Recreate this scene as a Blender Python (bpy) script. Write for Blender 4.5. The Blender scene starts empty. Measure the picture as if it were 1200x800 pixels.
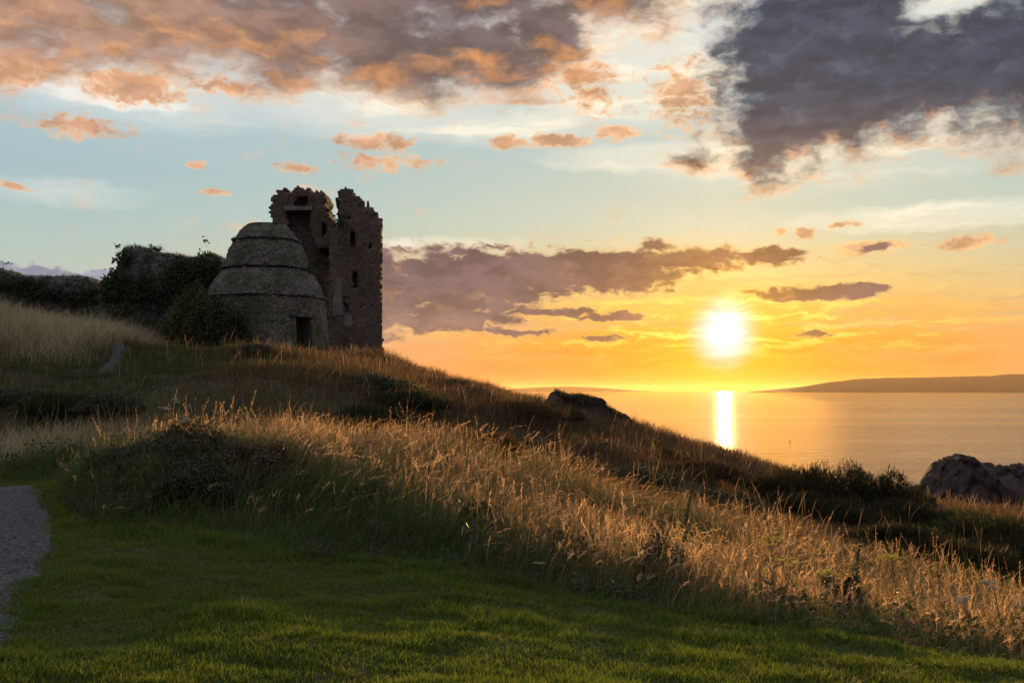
import bpy, bmesh, math, random
import numpy as np
from mathutils import Vector, Matrix, noise as mnoise

random.seed(7)
RNG = np.random.default_rng(11)
SC = bpy.context.scene
COL = SC.collection
R = math.radians

# ------------------------------------------------------------------ camera
F = 1152.0                       # focal length in pixels of a 1200 px wide frame
PITCH = math.atan(58.0 / F)
EYE = 1.6
cam_d = bpy.data.cameras.new("camera")
cam_d.sensor_width = 36.0
cam_d.lens = F / 1200.0 * 36.0
cam_d.clip_start = 0.05
cam_d.clip_end = 200000.0
cam = bpy.data.objects.new("camera", cam_d)
COL.objects.link(cam)
cam.location = (0, 0, EYE)
cam.rotation_euler = (math.pi / 2 + PITCH, 0, 0)
SC.camera = cam


def ray(px, py):
    """direction of a photograph pixel, scaled to one metre of ground distance along +Y"""
    xc, yc = (px - 600.0) / F, (400.0 - py) / F
    fwd = math.cos(PITCH) - yc * math.sin(PITCH)
    up = math.sin(PITCH) + yc * math.cos(PITCH)
    return xc / fwd, up / fwd


def at(px, py, Y):
    a, b = ray(px, py)
    return (a * Y, Y, EYE + b * Y)


def azel(px, py):
    a, b = ray(px, py)
    return math.degrees(math.atan2(a, 1.0)), math.degrees(math.atan2(b, math.hypot(a, 1.0)))


SUN_AZ, SUN_EL = azel(848, 390)


def lin(r, g, b):
    f = lambda c: (c / 255.0 / 12.92) if c / 255.0 <= 0.04045 else ((c / 255.0 + 0.055) / 1.055) ** 2.4
    return (f(r), f(g), f(b))


# ------------------------------------------------------------------ colour management
SC.view_settings.view_transform = 'Standard'
SC.view_settings.look = 'None'
SC.view_settings.exposure = 0.34
SC.view_settings.gamma = 1.0
SC.view_settings.use_curve_mapping = False
SC.render.engine = 'CYCLES'
SC.cycles.use_denoising = True
SC.cycles.max_bounces = 6
SC.cycles.transparent_max_bounces = 8
SC.cycles.volume_bounces = 0
SC.cycles.sample_clamp_indirect = 4.0
SC.cycles.sample_clamp_direct = 12.0


# ------------------------------------------------------------------ node expression helper
class Val:
    nt = None

    def __init__(s, k):
        s.k = k

    def __add__(a, b): return op('ADD', a, b)
    def __radd__(a, b): return op('ADD', b, a)
    def __sub__(a, b): return op('SUBTRACT', a, b)
    def __rsub__(a, b): return op('SUBTRACT', b, a)
    def __mul__(a, b): return op('MULTIPLY', a, b)
    def __rmul__(a, b): return op('MULTIPLY', b, a)
    def __truediv__(a, b): return op('DIVIDE', a, b)


def put(sock, v):
    if isinstance(v, Val):
        Val.nt.links.new(v.k, sock)
    elif isinstance(v, (tuple, list)):
        sock.default_value = tuple(v) + ((1.0,) if len(sock.default_value) == 4 and len(v) == 3 else ())
    else:
        sock.default_value = v


def op(o, a, b=0.0, c=0.0, clamp=False):
    n = Val.nt.nodes.new('ShaderNodeMath')
    n.operation = o
    n.use_clamp = clamp
    put(n.inputs[0], a); put(n.inputs[1], b); put(n.inputs[2], c)
    return Val(n.outputs[0])


def vop(o, a, b=(0, 0, 0), out=0, scale=None):
    n = Val.nt.nodes.new('ShaderNodeVectorMath')
    n.operation = o
    put(n.inputs[0], a); put(n.inputs[1], b)
    if scale is not None:
        put(n.inputs['Scale'], scale)
    return Val(n.outputs[out])


def xyz(a, b, c=0.0):
    n = Val.nt.nodes.new('ShaderNodeCombineXYZ')
    put(n.inputs[0], a); put(n.inputs[1], b); put(n.inputs[2], c)
    return Val(n.outputs[0])


NOISE_DIM = '3D'


def noise(vec, scale=1.0, detail=4.0, rough=0.55, dist=0.0, color=False):
    n = Val.nt.nodes.new('ShaderNodeTexNoise')
    n.noise_dimensions = NOISE_DIM
    put(n.inputs['Vector'], vec); put(n.inputs['Scale'], scale)
    put(n.inputs['Detail'], detail); put(n.inputs['Roughness'], rough); put(n.inputs['Distortion'], dist)
    return Val(n.outputs['Color' if color else 'Fac'])


def sstep(x, lo, hi, t0=0.0, t1=1.0):
    n = Val.nt.nodes.new('ShaderNodeMapRange')
    n.interpolation_type = 'SMOOTHSTEP'
    put(n.inputs[0], x); put(n.inputs[1], lo); put(n.inputs[2], hi); put(n.inputs[3], t0); put(n.inputs[4], t1)
    return Val(n.outputs[0])


def mix(f, a, b, blend='MIX'):
    n = Val.nt.nodes.new('ShaderNodeMix')
    n.data_type = 'RGBA'
    n.blend_type = blend
    put(n.inputs[0], f); put(n.inputs[6], a); put(n.inputs[7], b)
    return Val(n.outputs[2])


def ramp(fac, stops):
    n = Val.nt.nodes.new('ShaderNodeValToRGB')
    put(n.inputs[0], fac)
    e = n.color_ramp.elements
    while len(e) < len(stops):
        e.new(0.5)
    for el, (p, c) in zip(e, stops):
        el.position = p
        el.color = tuple(c) + (1.0,)
    return Val(n.outputs[0])


# ------------------------------------------------------------------ sky
world = bpy.data.worlds.new("World")
SC.world = world
world.use_nodes = True


def build_sky():
    global NOISE_DIM
    NOISE_DIM = '2D'                # the dome is addressed by bearing and height
    nt = world.node_tree
    nt.nodes.clear()
    Val.nt = nt
    out = nt.nodes.new('ShaderNodeOutputWorld')
    tc = nt.nodes.new('ShaderNodeTexCoord')
    d = Val(tc.outputs['Generated'])
    sp = nt.nodes.new('ShaderNodeSeparateXYZ')
    put(sp.inputs[0], d)
    x, y, z = (Val(sp.outputs[i]) for i in range(3))
    az = op('ARCTAN2', x, y) * 57.29578
    el = op('ARCSINE', op('MINIMUM', op('MAXIMUM', z, -1.0), 1.0)) * 57.29578
    uv = xyz(az, el)

    # clear sky behind the clouds: the physical sky, tinted by the evening air
    nish = nt.nodes.new('ShaderNodeTexSky')
    nish.sky_type = 'NISHITA'
    nish.sun_disc = False
    nish.sun_elevation = R(SUN_EL)
    nish.sun_rotation = R(SUN_AZ)
    nish.air_density = 1.4
    nish.dust_density = 2.0
    nish.ozone_density = 2.0
    phys = vop('SCALE', Val(nish.outputs[0]), scale=0.010)

    h = op('MULTIPLY', op('MAXIMUM', el, 0.0), 1 / 30.0, clamp=True)
    cool = ramp(h, [(0.0, lin(232, 186, 150)), (0.10, lin(205, 200, 186)), (0.22, lin(172, 191, 184)),
                    (0.40, lin(155, 182, 190)), (0.60, lin(176, 195, 204)), (1.0, lin(140, 160, 185))])
    warm = ramp(h, [(0.0, lin(182, 94, 22)), (0.035, lin(206, 106, 12)), (0.09, lin(220, 136, 26)), (0.15, lin(216, 164, 74)),
                    (0.22, lin(204, 186, 130)), (0.32, lin(180, 196, 180)), (0.46, lin(168, 190, 188)), (0.62, lin(190, 204, 206)), (1.0, lin(168, 182, 198))])
    daz = az - SUN_AZ
    near = op('EXPONENT', op('MULTIPLY', op('POWER', op('ABSOLUTE', daz / 27.0), 2.6), -1.0))
    sky = mix(near, cool, warm)
    # the half of the sky behind the viewer is duller
    behind = sstep(op('ABSOLUTE', daz), 45.0, 110.0)
    dusk = ramp(op('MULTIPLY', op('MAXIMUM', el, 0.0), 1 / 60.0, clamp=True),
                [(0.0, lin(126, 120, 132)), (0.25, lin(122, 126, 144)), (1.0, lin(156, 170, 196))])
    sky = mix(behind, sky, dusk)
    sky = mix(sstep(el, 26.0, 50.0), sky, lin(206, 218, 232))
    sky = mix(1.0, vop('SCALE', sky, scale=0.86), phys, 'ADD')

    # ---- angular position of things in the sky -------------------------------------------
    def E(px, py, rx, ry, w=1.0):
        a, b = azel(px, py)
        return (a, b, rx / 20.1, ry / 20.1, w)

    warp = vop('SUBTRACT', noise(vop('MULTIPLY', uv, (0.5, 0.9, 1)), 1.0, 3.0, 0.55, color=True), (0.5, 0.5, 0.5))
    uvw = vop('ADD', uv, vop('MULTIPLY', warp, (1.3, 0.8, 0)))

    def field(p, ells):
        m = None
        for (a, b, rx, ry, w) in ells:
            q = vop('MULTIPLY', vop('SUBTRACT', p, (a, b, 0)), (1 / rx, 1 / ry, 0))
            v = (1.0 - vop('LENGTH', q, out=1)) * w
            m = v if m is None else op('SMOOTH_MAX', m, v, 0.25)
        return m

    def cloud(ells, nsc, amp, soft, shift, seed, cut=None, det=5.0, floor=-0.35, bias=0.0, billow=0.32):
        """density, and how much brighter the side turned to the sun is"""
        res = []
        for s in ((None, shift) if shift else (None,)):
            p = uvw if s is None else vop('ADD', uvw, (s[0], s[1], 0))
            m = field(p, ells)
            if cut:
                m = m - op('MAXIMUM', field(p, cut), 0.0) * 1.1
            q = vop('ADD', vop('MULTIPLY', p, (nsc[0], nsc[1], 1)), (seed, seed * 1.7, seed * 0.3))
            n = noise(q, 1.0, det, 0.62)
            if billow:
                vn_ = Val.nt.nodes.new('ShaderNodeTexVoronoi')
                vn_.feature = 'SMOOTH_F1'
                vn_.voronoi_dimensions = '2D'
                vn_.normalize = False
                put(vn_.inputs['Vector'], q); put(vn_.inputs['Scale'], 1.9); put(vn_.inputs['Detail'], 1.0); put(vn_.inputs['Smoothness'], 0.8)
                put(vn_.inputs['Roughness'], 0.55)
                n = n + (0.48 - Val(vn_.outputs['Distance'])) * billow
            dd = op('MAXIMUM', m, floor) + (n - 0.5) * amp + bias
            res.append(dd)
        den = sstep(res[0], 0.0, soft)
        return den, (res[0] - res[1] if shift else None), res[0]

    sundist = vop('LENGTH', vop('SUBTRACT', uv, (SUN_AZ, SUN_EL, 0)), out=1)

    # ---- pale high veil ------------------------------------------------------------------
    vn = noise(vop('MULTIPLY', vop('ADD', uvw, (30, 4, 0)), (0.10, 0.75, 1)), 1.0, 5.0, 0.6)
    veil = sstep(vn, 0.44, 0.72)
    vm = field(uvw, [E(430, 128, 190, 38), E(590, 150, 140, 26), E(800, 182, 190, 22, 1.2), E(745, 60, 170, 95, 1.9),
                     E(1110, 252, 190, 18, 1.1), E(1090, 14, 90, 24, 1.6), E(520, 286, 130, 10, 1.0), E(60, 225, 120, 18, .5),
                     E(160, 110, 200, 45, .8), E(960, 180, 260, 50, .6)])
    veil = op('MULTIPLY', op('MULTIPLY', op('MAXIMUM', vm, 0.0), 1.7, clamp=True), 0.45 + 0.75 * veil, clamp=True)
    sky = mix(veil * 0.9, sky, mix(near, lin(224, 222, 216), lin(236, 226, 202)))

    # ---- thin bright streaks low by the sun ----------------------------------------------
    sn = noise(vop('MULTIPLY', vop('ADD', uvw, (3, 1, 0)), (0.26, 2.0, 1)), 1.0, 5.0, 0.66)
    st = sstep(sn, 0.50, 0.64) * op('EXPONENT', op('MULTIPLY', op('POWER', (el - 3.9) / 1.7, 2.0), -1.0)) \
        * op('EXPONENT', op('MULTIPLY', op('POWER', daz / 11.0, 2.0), -1.0))
    sky = mix(st * 0.9, sky, lin(255, 226, 110))
    dk = sstep(sn, 0.46, 0.30) * op('EXPONENT', op('MULTIPLY', op('POWER', (el - 2.0) / 2.6, 2.0), -1.0)) \
        * op('EXPONENT', op('MULTIPLY', op('POWER', daz / 34.0, 2.0), -1.0))
    sky = mix(dk * 0.28, sky, lin(196, 116, 60))
    s2 = noise(vop('MULTIPLY', vop('ADD', uvw, (19, 7, 0)), (0.11, 1.15, 1)), 1.0, 4.0, 0.62)
    gk = sstep(s2, 0.50, 0.66) * op('EXPONENT', op('MULTIPLY', op('POWER', (el - 4.6) / 3.0, 2.0), -1.0)) * sstep(az, -14.0, -4.0)
    sky = mix(gk * 0.55, sky, mix(op('EXPONENT', sundist * -0.14), lin(186, 160, 122), lin(214, 160, 70)))

    body = noise(vop('MULTIPLY', uvw, (0.34, 0.85, 1)), 1.0, 3.0, 0.55)
    shade = sstep(body, 0.30, 0.70, 0.78, 1.22)

    # ---- small orange puffs --------------------------------------------------------------
    den, li, raw = cloud([E(652, 165, 48, 11), E(598, 168, 28, 9), E(722, 156, 30, 9), E(440, 166, 62, 13, .9), E(450, 190, 70, 12, .7),
                          E(345, 198, 28, 9, .9), E(160, 102, 70, 24, 1.1), E(262, 101, 44, 12, .8), E(88, 148, 58, 13, .9), E(230, 193, 16, 6),
                          E(12, 217, 17, 7), E(255, 225, 20, 5, .8), E(800, 112, 46, 46, .8), E(690, 112, 40, 28, .6), E(1020, 290, 50, 9),
                          E(1132, 285, 40, 9, .9), E(916, 271, 9, 7, 1.2), E(941, 273, 13, 8, 1.3), E(985, 264, 18, 5), E(680, 88, 60, 22, .7),
                          E(310, 268, 60, 6, .4), E(20, 78, 40, 24, .8)],
                         (0.85, 1.45), 1.45, 0.75, None, 5.0, bias=0.12, floor=-0.75)
    pc = mix(op('EXPONENT', sundist * -0.09), lin(232, 166, 106), lin(255, 190, 84))
    pc = mix(sstep(raw, 0.15, 0.75) * 0.7, pc, lin(168, 130, 112))
    pc = vop('SCALE', pc, scale=shade)
    sky = mix(den * 0.92, sky, pc)

    # ---- mauve bank low over the sea ------------------------------------------------------
    den, li, raw = cloud([E(430, 342, 110, 58, 1.3), E(545, 332, 130, 50, 1.2), E(640, 318, 110, 34, 1.15), E(720, 318, 120, 32, 1.1), E(810, 304, 80, 17),
                          E(890, 300, 66, 13), E(520, 372, 110, 20, 1.1), E(650, 366, 80, 7, .9), E(720, 371, 62, 7), E(600, 388, 90, 5, .8),
                          E(955, 344, 96, 12, 1.2), E(770, 288, 22, 10, .9), E(1010, 340, 40, 7), E(1030, 292, 30, 8, .7), E(706, 397, 26, 4, .8),
                          E(955, 392, 30, 4, .7), E(40, 322, 100, 12, 1.0), E(112, 318, 26, 6, .8), E(-80, 318, 120, 16, 1.)],
                         (0.62, 1.5), 1.30, 0.46, None, 13.0, bias=0.08, billow=0.20)
    sd = op('EXPONENT', sundist * -0.16)
    core = mix(sstep(az, -22.0, -8.0), lin(142, 148, 164), mix(sd, lin(104, 90, 94), lin(140, 88, 46)))
    edge = mix(sstep(az, -22.0, -8.0), lin(196, 192, 190), mix(sd, lin(196, 156, 132), lin(255, 208, 70)))
    cc = mix(sstep(raw, 0.05, 0.44 + 0.55 * op('EXPONENT', sundist * -0.28)), edge, core)
    cc = mix(sstep(el, 6.6, 3.4) * sstep(az, 0.0, -4.0) * 0.5, cc, lin(150, 118, 104))
    sky = mix(den, sky, vop('SCALE', cc, scale=shade))

    # ---- big orange cloud, upper left -------------------------------------------------------
    den, li, raw = cloud([E(-220, 20, 200, 95), E(-60, 12, 190, 88, 1.1), E(80, 18, 170, 66, 1.0), E(210, 14, 170, 88, 1.15), E(330, 30, 150, 88, 1.2), E(450, 56, 140, 76, 1.25),
                          E(560, 66, 135, 62, 1.2), E(640, 50, 90, 62), E(720, 2, 100, 46, .9), E(400, -60, 500, 130, 1.2), E(90, 62, 44, 40, .7), E(610, 118, 90, 10, .5)],
                         (0.26, 0.55), 1.35, 0.80, (0.20, -0.95), 21.0, bias=0.10, billow=0.10, det=4.0)
    lit = mix(sstep(az, -28.0, 6.0), lin(224, 158, 98), lin(240, 160, 80))
    core = mix(sstep(az, -26.0, -2.0), lin(158, 122, 102), lin(98, 82, 82))
    cc = mix(sstep(raw, 0.08, 0.66), lit, core)
    cc = mix(sstep(li, 0.05, 0.75) * 0.55, cc, lit)
    cc = mix(sstep(li, -0.05, -0.70) * 0.6, cc, lin(100, 88, 90))
    sky = mix(den * 0.96, sky, vop('SCALE', cc, scale=shade))

    # ---- big slate cloud, upper right --------------------------------------------------------
    den, li, raw = cloud([E(896, 156, 50, 66, 1.1), E(910, 70, 80, 92, 1.1), E(960, 110, 120, 84, 1.2), E(1060, 86, 150, 80, 1.2), E(1170, 66, 140, 88, 1.2),
                          E(990, 24, 150, 80, 1.2), E(1290, 60, 190, 100, 1.2), E(1080, -60, 150, 60, 1.0), E(815, 190, 40, 14, .7), E(1440, 40, 200, 110, 1.2)],
                         (0.40, 0.66), 1.45, 0.85, (-0.06, -0.55), 37.0, bias=0.28, billow=0.14, cut=[E(1092, 8, 60, 16)])
    lit = mix(sstep(el, 14.0, 18.5), lin(250, 176, 100), lin(142, 138, 146))
    core = mix(sstep(el, 11.5, 17.0), lin(98, 86, 86), lin(54, 64, 80))
    cc = mix(sstep(raw, 0.06, 0.60), lit, core)
    cc = mix(sstep(li, 0.08, 0.42) * sstep(raw, 0.95, 0.25) * 0.85 * sstep(el, 18.0, 13.5), cc, lin(246, 172, 100))
    cc = mix(sstep(li, -0.05, -0.50) * 0.5, cc, lin(50, 54, 68))
    b2 = noise(vop('ADD', vop('MULTIPLY', uvw, (0.5, 0.9, 1)), (51, 3, 0)), 1.0, 5.0, 0.6)
    cc = mix(sstep(b2, 0.50, 0.75) * 0.28, cc, lin(100, 106, 118))
    sky = mix(den * 0.98, sky, vop('SCALE', cc, scale=shade))

    # ---- broken cloud over the rest of the dome (overhead and behind) -------------------------
    zz = op('MAXIMUM', z, 0.0) + 0.12
    on = noise(xyz(x / zz, y / zz, 3.0), 0.9, 5.0, 0.6)
    far = op('MAXIMUM', sstep(el, 22.0, 34.0), sstep(op('ABSOLUTE', az), 34.0, 50.0))
    sky = mix(sstep(on, 0.52, 0.68) * far * 0.5, sky, lin(120, 112, 120))

    # ---- aureole and the sun itself -------------------------------------------------------------
    q = vop('LENGTH', vop('MULTIPLY', vop('SUBTRACT', uv, (SUN_AZ, SUN_EL, 0)), (1.0, 0.92, 0)), out=1)
    g1 = op('EXPONENT', op('MULTIPLY', op('POWER', q / 3.8, 1.1), -1.0)) * sstep(sn, 0.25, 0.6, 0.72, 1.1)
    g2 = op('EXPONENT', op('MULTIPLY', op('POWER', q / 1.45, 3.0), -1.0))
    low = op('EXPONENT', op('MULTIPLY', op('POWER', op('ABSOLUTE', daz / 5.5), 2.0), -1.0)) * sstep(el, 3.4, 0.6)
    sky = mix(low * 0.75, sky, lin(238, 158, 4))
    glow = vop('ADD', vop('SCALE', (0.40, 0.205, 0.004), scale=g1), vop('SCALE', (0.30, 0.42, 0.92), scale=g2 * sstep(sn, 0.28, 0.62, 0.72, 1.12)))
    disc = sstep(q, 0.75, 0.35)
    glow = vop('ADD', glow, vop('SCALE', (1.5, 1.3, 1.0), scale=disc))
    sky = mix(1.0, sky, glow, 'ADD')

    bg = nt.nodes.new('ShaderNodeBackground')
    put(bg.inputs[0], sky)
    bg.inputs[1].default_value = 1.0
    nt.links.new(bg.outputs[0], out.inputs[0])
    world.cycles.sampling_method = 'MANUAL'
    world.cycles.sample_map_resolution = 1024


build_sky()
NOISE_DIM = '3D'

sun_d = bpy.data.lights.new("sun", 'SUN')
sun_d.energy = 5.0
sun_d.angle = R(0.53)
sun_d.color = (1.0, 0.58, 0.20)
sun = bpy.data.objects.new("sun", sun_d)
COL.objects.link(sun)
_sd = Vector((math.sin(R(SUN_AZ)) * math.cos(R(SUN_EL)), math.cos(R(SUN_AZ)) * math.cos(R(SUN_EL)), math.sin(R(SUN_EL))))
sun.rotation_euler = _sd.to_track_quat('Z', 'Y').to_euler()
sun.location = (60, 300, 80)


# ================================================================== mesh helpers
def hash2(ix, iy, seed):
    h = (ix.astype(np.int64) * 374761393 + iy.astype(np.int64) * 668265263 + seed * 1442695041) & 0xFFFFFFFF
    h = ((h ^ (h >> 13)) * 1274126177) & 0xFFFFFFFF
    h = h ^ (h >> 16)
    return (h & 0xFFFFFF) / float(0xFFFFFF)


def vnoise(x, y, seed=0):
    x = np.asarray(x, float); y = np.asarray(y, float)
    ix = np.floor(x); iy = np.floor(y)
    fx = x - ix; fy = y - iy
    fx = fx * fx * (3 - 2 * fx); fy = fy * fy * (3 - 2 * fy)
    a = hash2(ix, iy, seed); b = hash2(ix + 1, iy, seed)
    c = hash2(ix, iy + 1, seed); d = hash2(ix + 1, iy + 1, seed)
    return (a * (1 - fx) + b * fx) * (1 - fy) + (c * (1 - fx) + d * fx) * fy


def fbm(x, y, seed=0, octv=4):
    t = 0.0; amp = 0.5; s = 0.0
    for i in range(octv):
        t = t + vnoise(x * 2 ** i, y * 2 ** i, seed + i * 17) * amp
        s += amp; amp *= 0.5
    return t / s - 0.5


def sm(x, lo, hi):
    t = np.clip((np.asarray(x, float) - lo) / (hi - lo), 0, 1)
    return t * t * (3 - 2 * t)


def mesh_np(name, co, loops, starts, mats, col=None, smooth=False, parent=None, fmat=None):
    """one mesh object from flat numpy arrays"""
    me = bpy.data.meshes.new(name)
    co = np.asarray(co, np.float32)
    me.vertices.add(len(co)); me.vertices.foreach_set('co', co.ravel())
    me.loops.add(len(loops)); me.loops.foreach_set('vertex_index', np.asarray(loops, np.int32))
    me.polygons.add(len(starts)); me.polygons.foreach_set('loop_start', np.asarray(starts, np.int32))
    if smooth:
        me.polygons.foreach_set('use_smooth', np.ones(len(starts), bool))
    if fmat is not None:
        me.polygons.foreach_set('material_index', np.asarray(fmat, np.int32))
    if col is not None:
        a = me.color_attributes.new('tint', 'FLOAT_COLOR', 'POINT')
        c4 = np.ones((len(co), 4), np.float32); c4[:, :3] = col
        a.data.foreach_set('color', c4.ravel())
    me.update(calc_edges=True)
    for m in (mats if isinstance(mats, (list, tuple)) else [mats]):
        me.materials.append(m)
    o = bpy.data.objects.new(name, me)
    COL.objects.link(o)
    if parent is not None:
        o.parent = parent
    return o


def mesh_quads(name, co, quads, mat, **k):
    q = np.asarray(quads, np.int32)
    return mesh_np(name, co, q.ravel(), np.arange(len(q)) * q.shape[1], mat, **k)


def mesh_bm(name, bm, mat, parent=None, smooth=False):
    me = bpy.data.meshes.new(name)
    bm.to_mesh(me); bm.free()
    if smooth:
        for p in me.polygons:
            p.use_smooth = True
    me.materials.append(mat)
    o = bpy.data.objects.new(name, me)
    COL.objects.link(o)
    if parent is not None:
        o.parent = parent
    return o


def thing(name, loc, label, cat, group=None, rz=0.0):
    o = bpy.data.objects.new(name, None)
    o.empty_display_size = 0.3
    COL.objects.link(o)
    o.location = loc
    o.rotation_euler = (0, 0, rz)
    tag(o, label, cat, group)
    return o


def tag(o, label, cat, group=None):
    o['label'] = label
    o['category'] = cat
    if group:
        o['group'] = group


# ------------------------------------------------------------------ materials
def new_mat(name):
    m = bpy.data.materials.new(name)
    m.use_nodes = True
    nt = m.node_tree
    nt.nodes.clear()
    Val.nt = nt
    out = nt.nodes.new('ShaderNodeOutputMaterial')
    return m, nt, out


def principled(nt, out, color, rough=0.9, spec=0.3, bump=None, bdist=0.02, bstr=1.0, ior=None):
    p = nt.nodes.new('ShaderNodeBsdfPrincipled')
    put(p.inputs['Base Color'], color)
    put(p.inputs['Roughness'], rough)
    put(p.inputs['Specular IOR Level'], spec)
    if ior:
        p.inputs['IOR'].default_value = ior
    if bump is not None:
        b = nt.nodes.new('ShaderNodeBump')
        b.inputs['Strength'].default_value = bstr
        b.inputs['Distance'].default_value = bdist
        put(b.inputs['Height'], bump)
        nt.links.new(b.outputs[0], p.inputs['Normal'])
    nt.links.new(p.outputs[0], out.inputs[0])
    return p


def objco(kind='Object'):
    return Val(Val.nt.nodes.new('ShaderNodeTexCoord').outputs[kind])


def voro(vec, scale, feature='F1', out='Distance', rnd=1.0):
    n = Val.nt.nodes.new('ShaderNodeTexVoronoi')
    n.feature = feature
    put(n.inputs['Vector'], vec); put(n.inputs['Scale'], scale)
    put(n.inputs['Randomness'], rnd)
    return Val(n.outputs[out])


def attr(name='tint'):
    n = Val.nt.nodes.new('ShaderNodeAttribute')
    n.attribute_name = name
    return Val(n.outputs['Color'])


def leaf_mat(name, trans=0.45, rough=0.6, spec=0.25):
    """thin leaf or blade: tint from the mesh, light passes through"""
    m, nt, out = new_mat(name)
    c = attr()
    p = nt.nodes.new('ShaderNodeBsdfPrincipled')
    put(p.inputs['Base Color'], c); p.inputs['Roughness'].default_value = rough
    p.inputs['Specular IOR Level'].default_value = spec
    t = nt.nodes.new('ShaderNodeBsdfTranslucent')
    put(t.inputs[0], c)
    ms = nt.nodes.new('ShaderNodeMixShader')
    ms.inputs[0].default_value = trans
    nt.links.new(p.outputs[0], ms.inputs[1]); nt.links.new(t.outputs[0], ms.inputs[2])
    nt.links.new(ms.outputs[0], out.inputs[0])
    return m


M = {}
M['blade'] = leaf_mat('grass_blade', 0.58)
M['leaf'] = leaf_mat('leaf', 0.35)

m, nt, out = new_mat('soil')
c = objco()
n1 = noise(c, 0.35, 4); n2 = noise(c, 6.0, 5)
principled(nt, out, mix(sstep(n1, .35, .65), mix(n2, (.030, .032, .010), (.055, .050, .018)), mix(n2, (.050, .036, .018), (.085, .062, .030))),
           1.0, 0.1, n2, 0.05)
M['soil'] = m

m, nt, out = new_mat('gravel')
c = objco()
cell = voro(c, 42.0, out='Color'); dist = voro(c, 42.0)
sp = nt.nodes.new('ShaderNodeSeparateXYZ'); put(sp.inputs[0], cell)
g = noise(c, 1.2, 4)
colr = mix(op('POWER', Val(sp.outputs[0]), 1.8), (.018, .017, .018), (.105, .10, .10))
colr = mix(sstep(g, .45, .70) * 0.5, colr, (.040, .032, .024))
principled(nt, out, colr, 0.9, 0.25, (1.0 - dist) + g * 0.8, 0.012)
M['gravel'] = m

m, nt, out = new_mat('trodden_earth')
n1 = noise(objco(), 3.0, 5)
principled(nt, out, mix(n1, (.030, .027, .026), (.075, .066, .062)), .95, .1, n1, .03)
M['trodden'] = m

m, nt, out = new_mat('sea_water')
c = objco()
w1 = noise(vop('MULTIPLY', c, (0.11, 1.0, 1)), 0.55, 5, 0.6)
w2 = noise(vop('MULTIPLY', c, (0.07, 1.0, 1)), 0.05, 4, 0.55)
w3 = noise(vop('MULTIPLY', c, (0.55, 1.0, 1)), 1.1, 3, .6)
p = principled(nt, out, (0.034, 0.036, 0.030), 0.038, 0.5, w3 * 0.16 + w1 * 0.6 * sstep(noise(vop('MULTIPLY', c, (0.08, 1.0, 1)), 0.012, 3), .30, .70, .6, 1.25) + w2 * 1.1, 0.46, 1.0, ior=1.5)
M['sea'] = m


def stone(name, c1, c2, moss, mossamt, scale, bd=0.05, stretch=(1, 1, 1.7), joint=0.55):
    m, nt, out = new_mat(name)
    c = objco()
    q = vop('ADD', vop('MULTIPLY', c, stretch), vop('MULTIPLY', vop('SUBTRACT', noise(c, 2.0, 2, color=True), (.5, .5, .5)), (.25, .25, .12)))
    cell = voro(q, scale, out='Color')
    sp = nt.nodes.new('ShaderNodeSeparateXYZ'); put(sp.inputs[0], cell)
    edge = voro(q, scale, 'DISTANCE_TO_EDGE')
    n1 = noise(c, 0.5, 5, .6); n2 = noise(c, 9.0, 5, .65)
    col = mix(Val(sp.outputs[0]), c1, c2)
    col = mix(n2 * 0.55, col, tuple(v * 1.7 for v in c2))
    mortar = sstep(edge, 0.0, 0.09)
    col = mix(mortar, tuple(v * joint for v in c1), col)
    col = mix(sstep(n1, 0.62 - mossamt, 0.80 - mossamt) * 0.8, col, moss)
    n3 = noise(vop('ADD', c, (7, 3, 5)), 0.9, 5, .7)
    col = mix(sstep(n3, .54, .66) * .5, col, tuple(v * 1.5 for v in c2))
    col = mix(sstep(n3, .46, .36) * .5, col, tuple(v * .6 for v in c1))
    principled(nt, out, col, 0.95, 0.15, mortar * 0.8 + n2 * 0.6 + Val(sp.outputs[1]) * 0.5, bd)
    return m


M['red_stone'] = stone('red_sandstone_rubble', (.088, .060, .046), (.136, .094, .072), (.060, .054, .030), .10, 4.6)
M['grey_stone'] = stone('grey_lichen_rubble', (.062, .053, .040), (.165, .140, .105), (.075, .072, .038), .17, 4.4)
M['slab_stone'] = stone('stone_roof_courses', (.056, .048, .038), (.145, .125, .094), (.075, .072, .042), .16, 4.5, stretch=(1, 1, 2.6))
M['ledge'] = stone('dressed_ledge', (.060, .053, .042), (.110, .096, .074), (.060, .060, .034), .1, 1.6)
M['wall_rock'] = stone('dark_ruin_rubble', (.060, .052, .046), (.145, .122, .108), (.036, .040, .018), .16, 2.2, 0.06)
M['crag'] = stone('reddish_crag', (.028, .018, .015), (.050, .033, .028), (.028, .022, .016), .02, .5, 0.12, (1, 1, .45), .85)
m, nt, out = new_mat('old_plaster')
n1 = noise(objco(), 1.6, 5, .7); n2 = noise(objco(), 9, 4)
principled(nt, out, mix(sstep(n1, .4, .65), mix(n2, (.12, .10, .08), (.16, .135, .11)), (.20, .175, .145)), .95, .1, n2, .02)
M['plaster'] = m

m, nt, out = new_mat('door_wood')
principled(nt, out, mix(noise(vop('MULTIPLY', objco(), (12, 12, .8)), 1, 3), (.018, .014, .012), (.035, .028, .022)), 0.8)
M['door'] = m

m, nt, out = new_mat('bark')
principled(nt, out, mix(noise(objco(), 14, 4), (.030, .022, .015), (.075, .056, .040)), 0.95, 0.1, noise(objco(), 30, 3), .01)
M['bark'] = m

m, nt, out = new_mat('distant_moor')
n = noise(objco(), 0.0012, 5)
principled(nt, out, mix(n, (.040, .030, .026), (.066, .050, .042)), 1.0, 0.05)
M['moor'] = m

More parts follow.
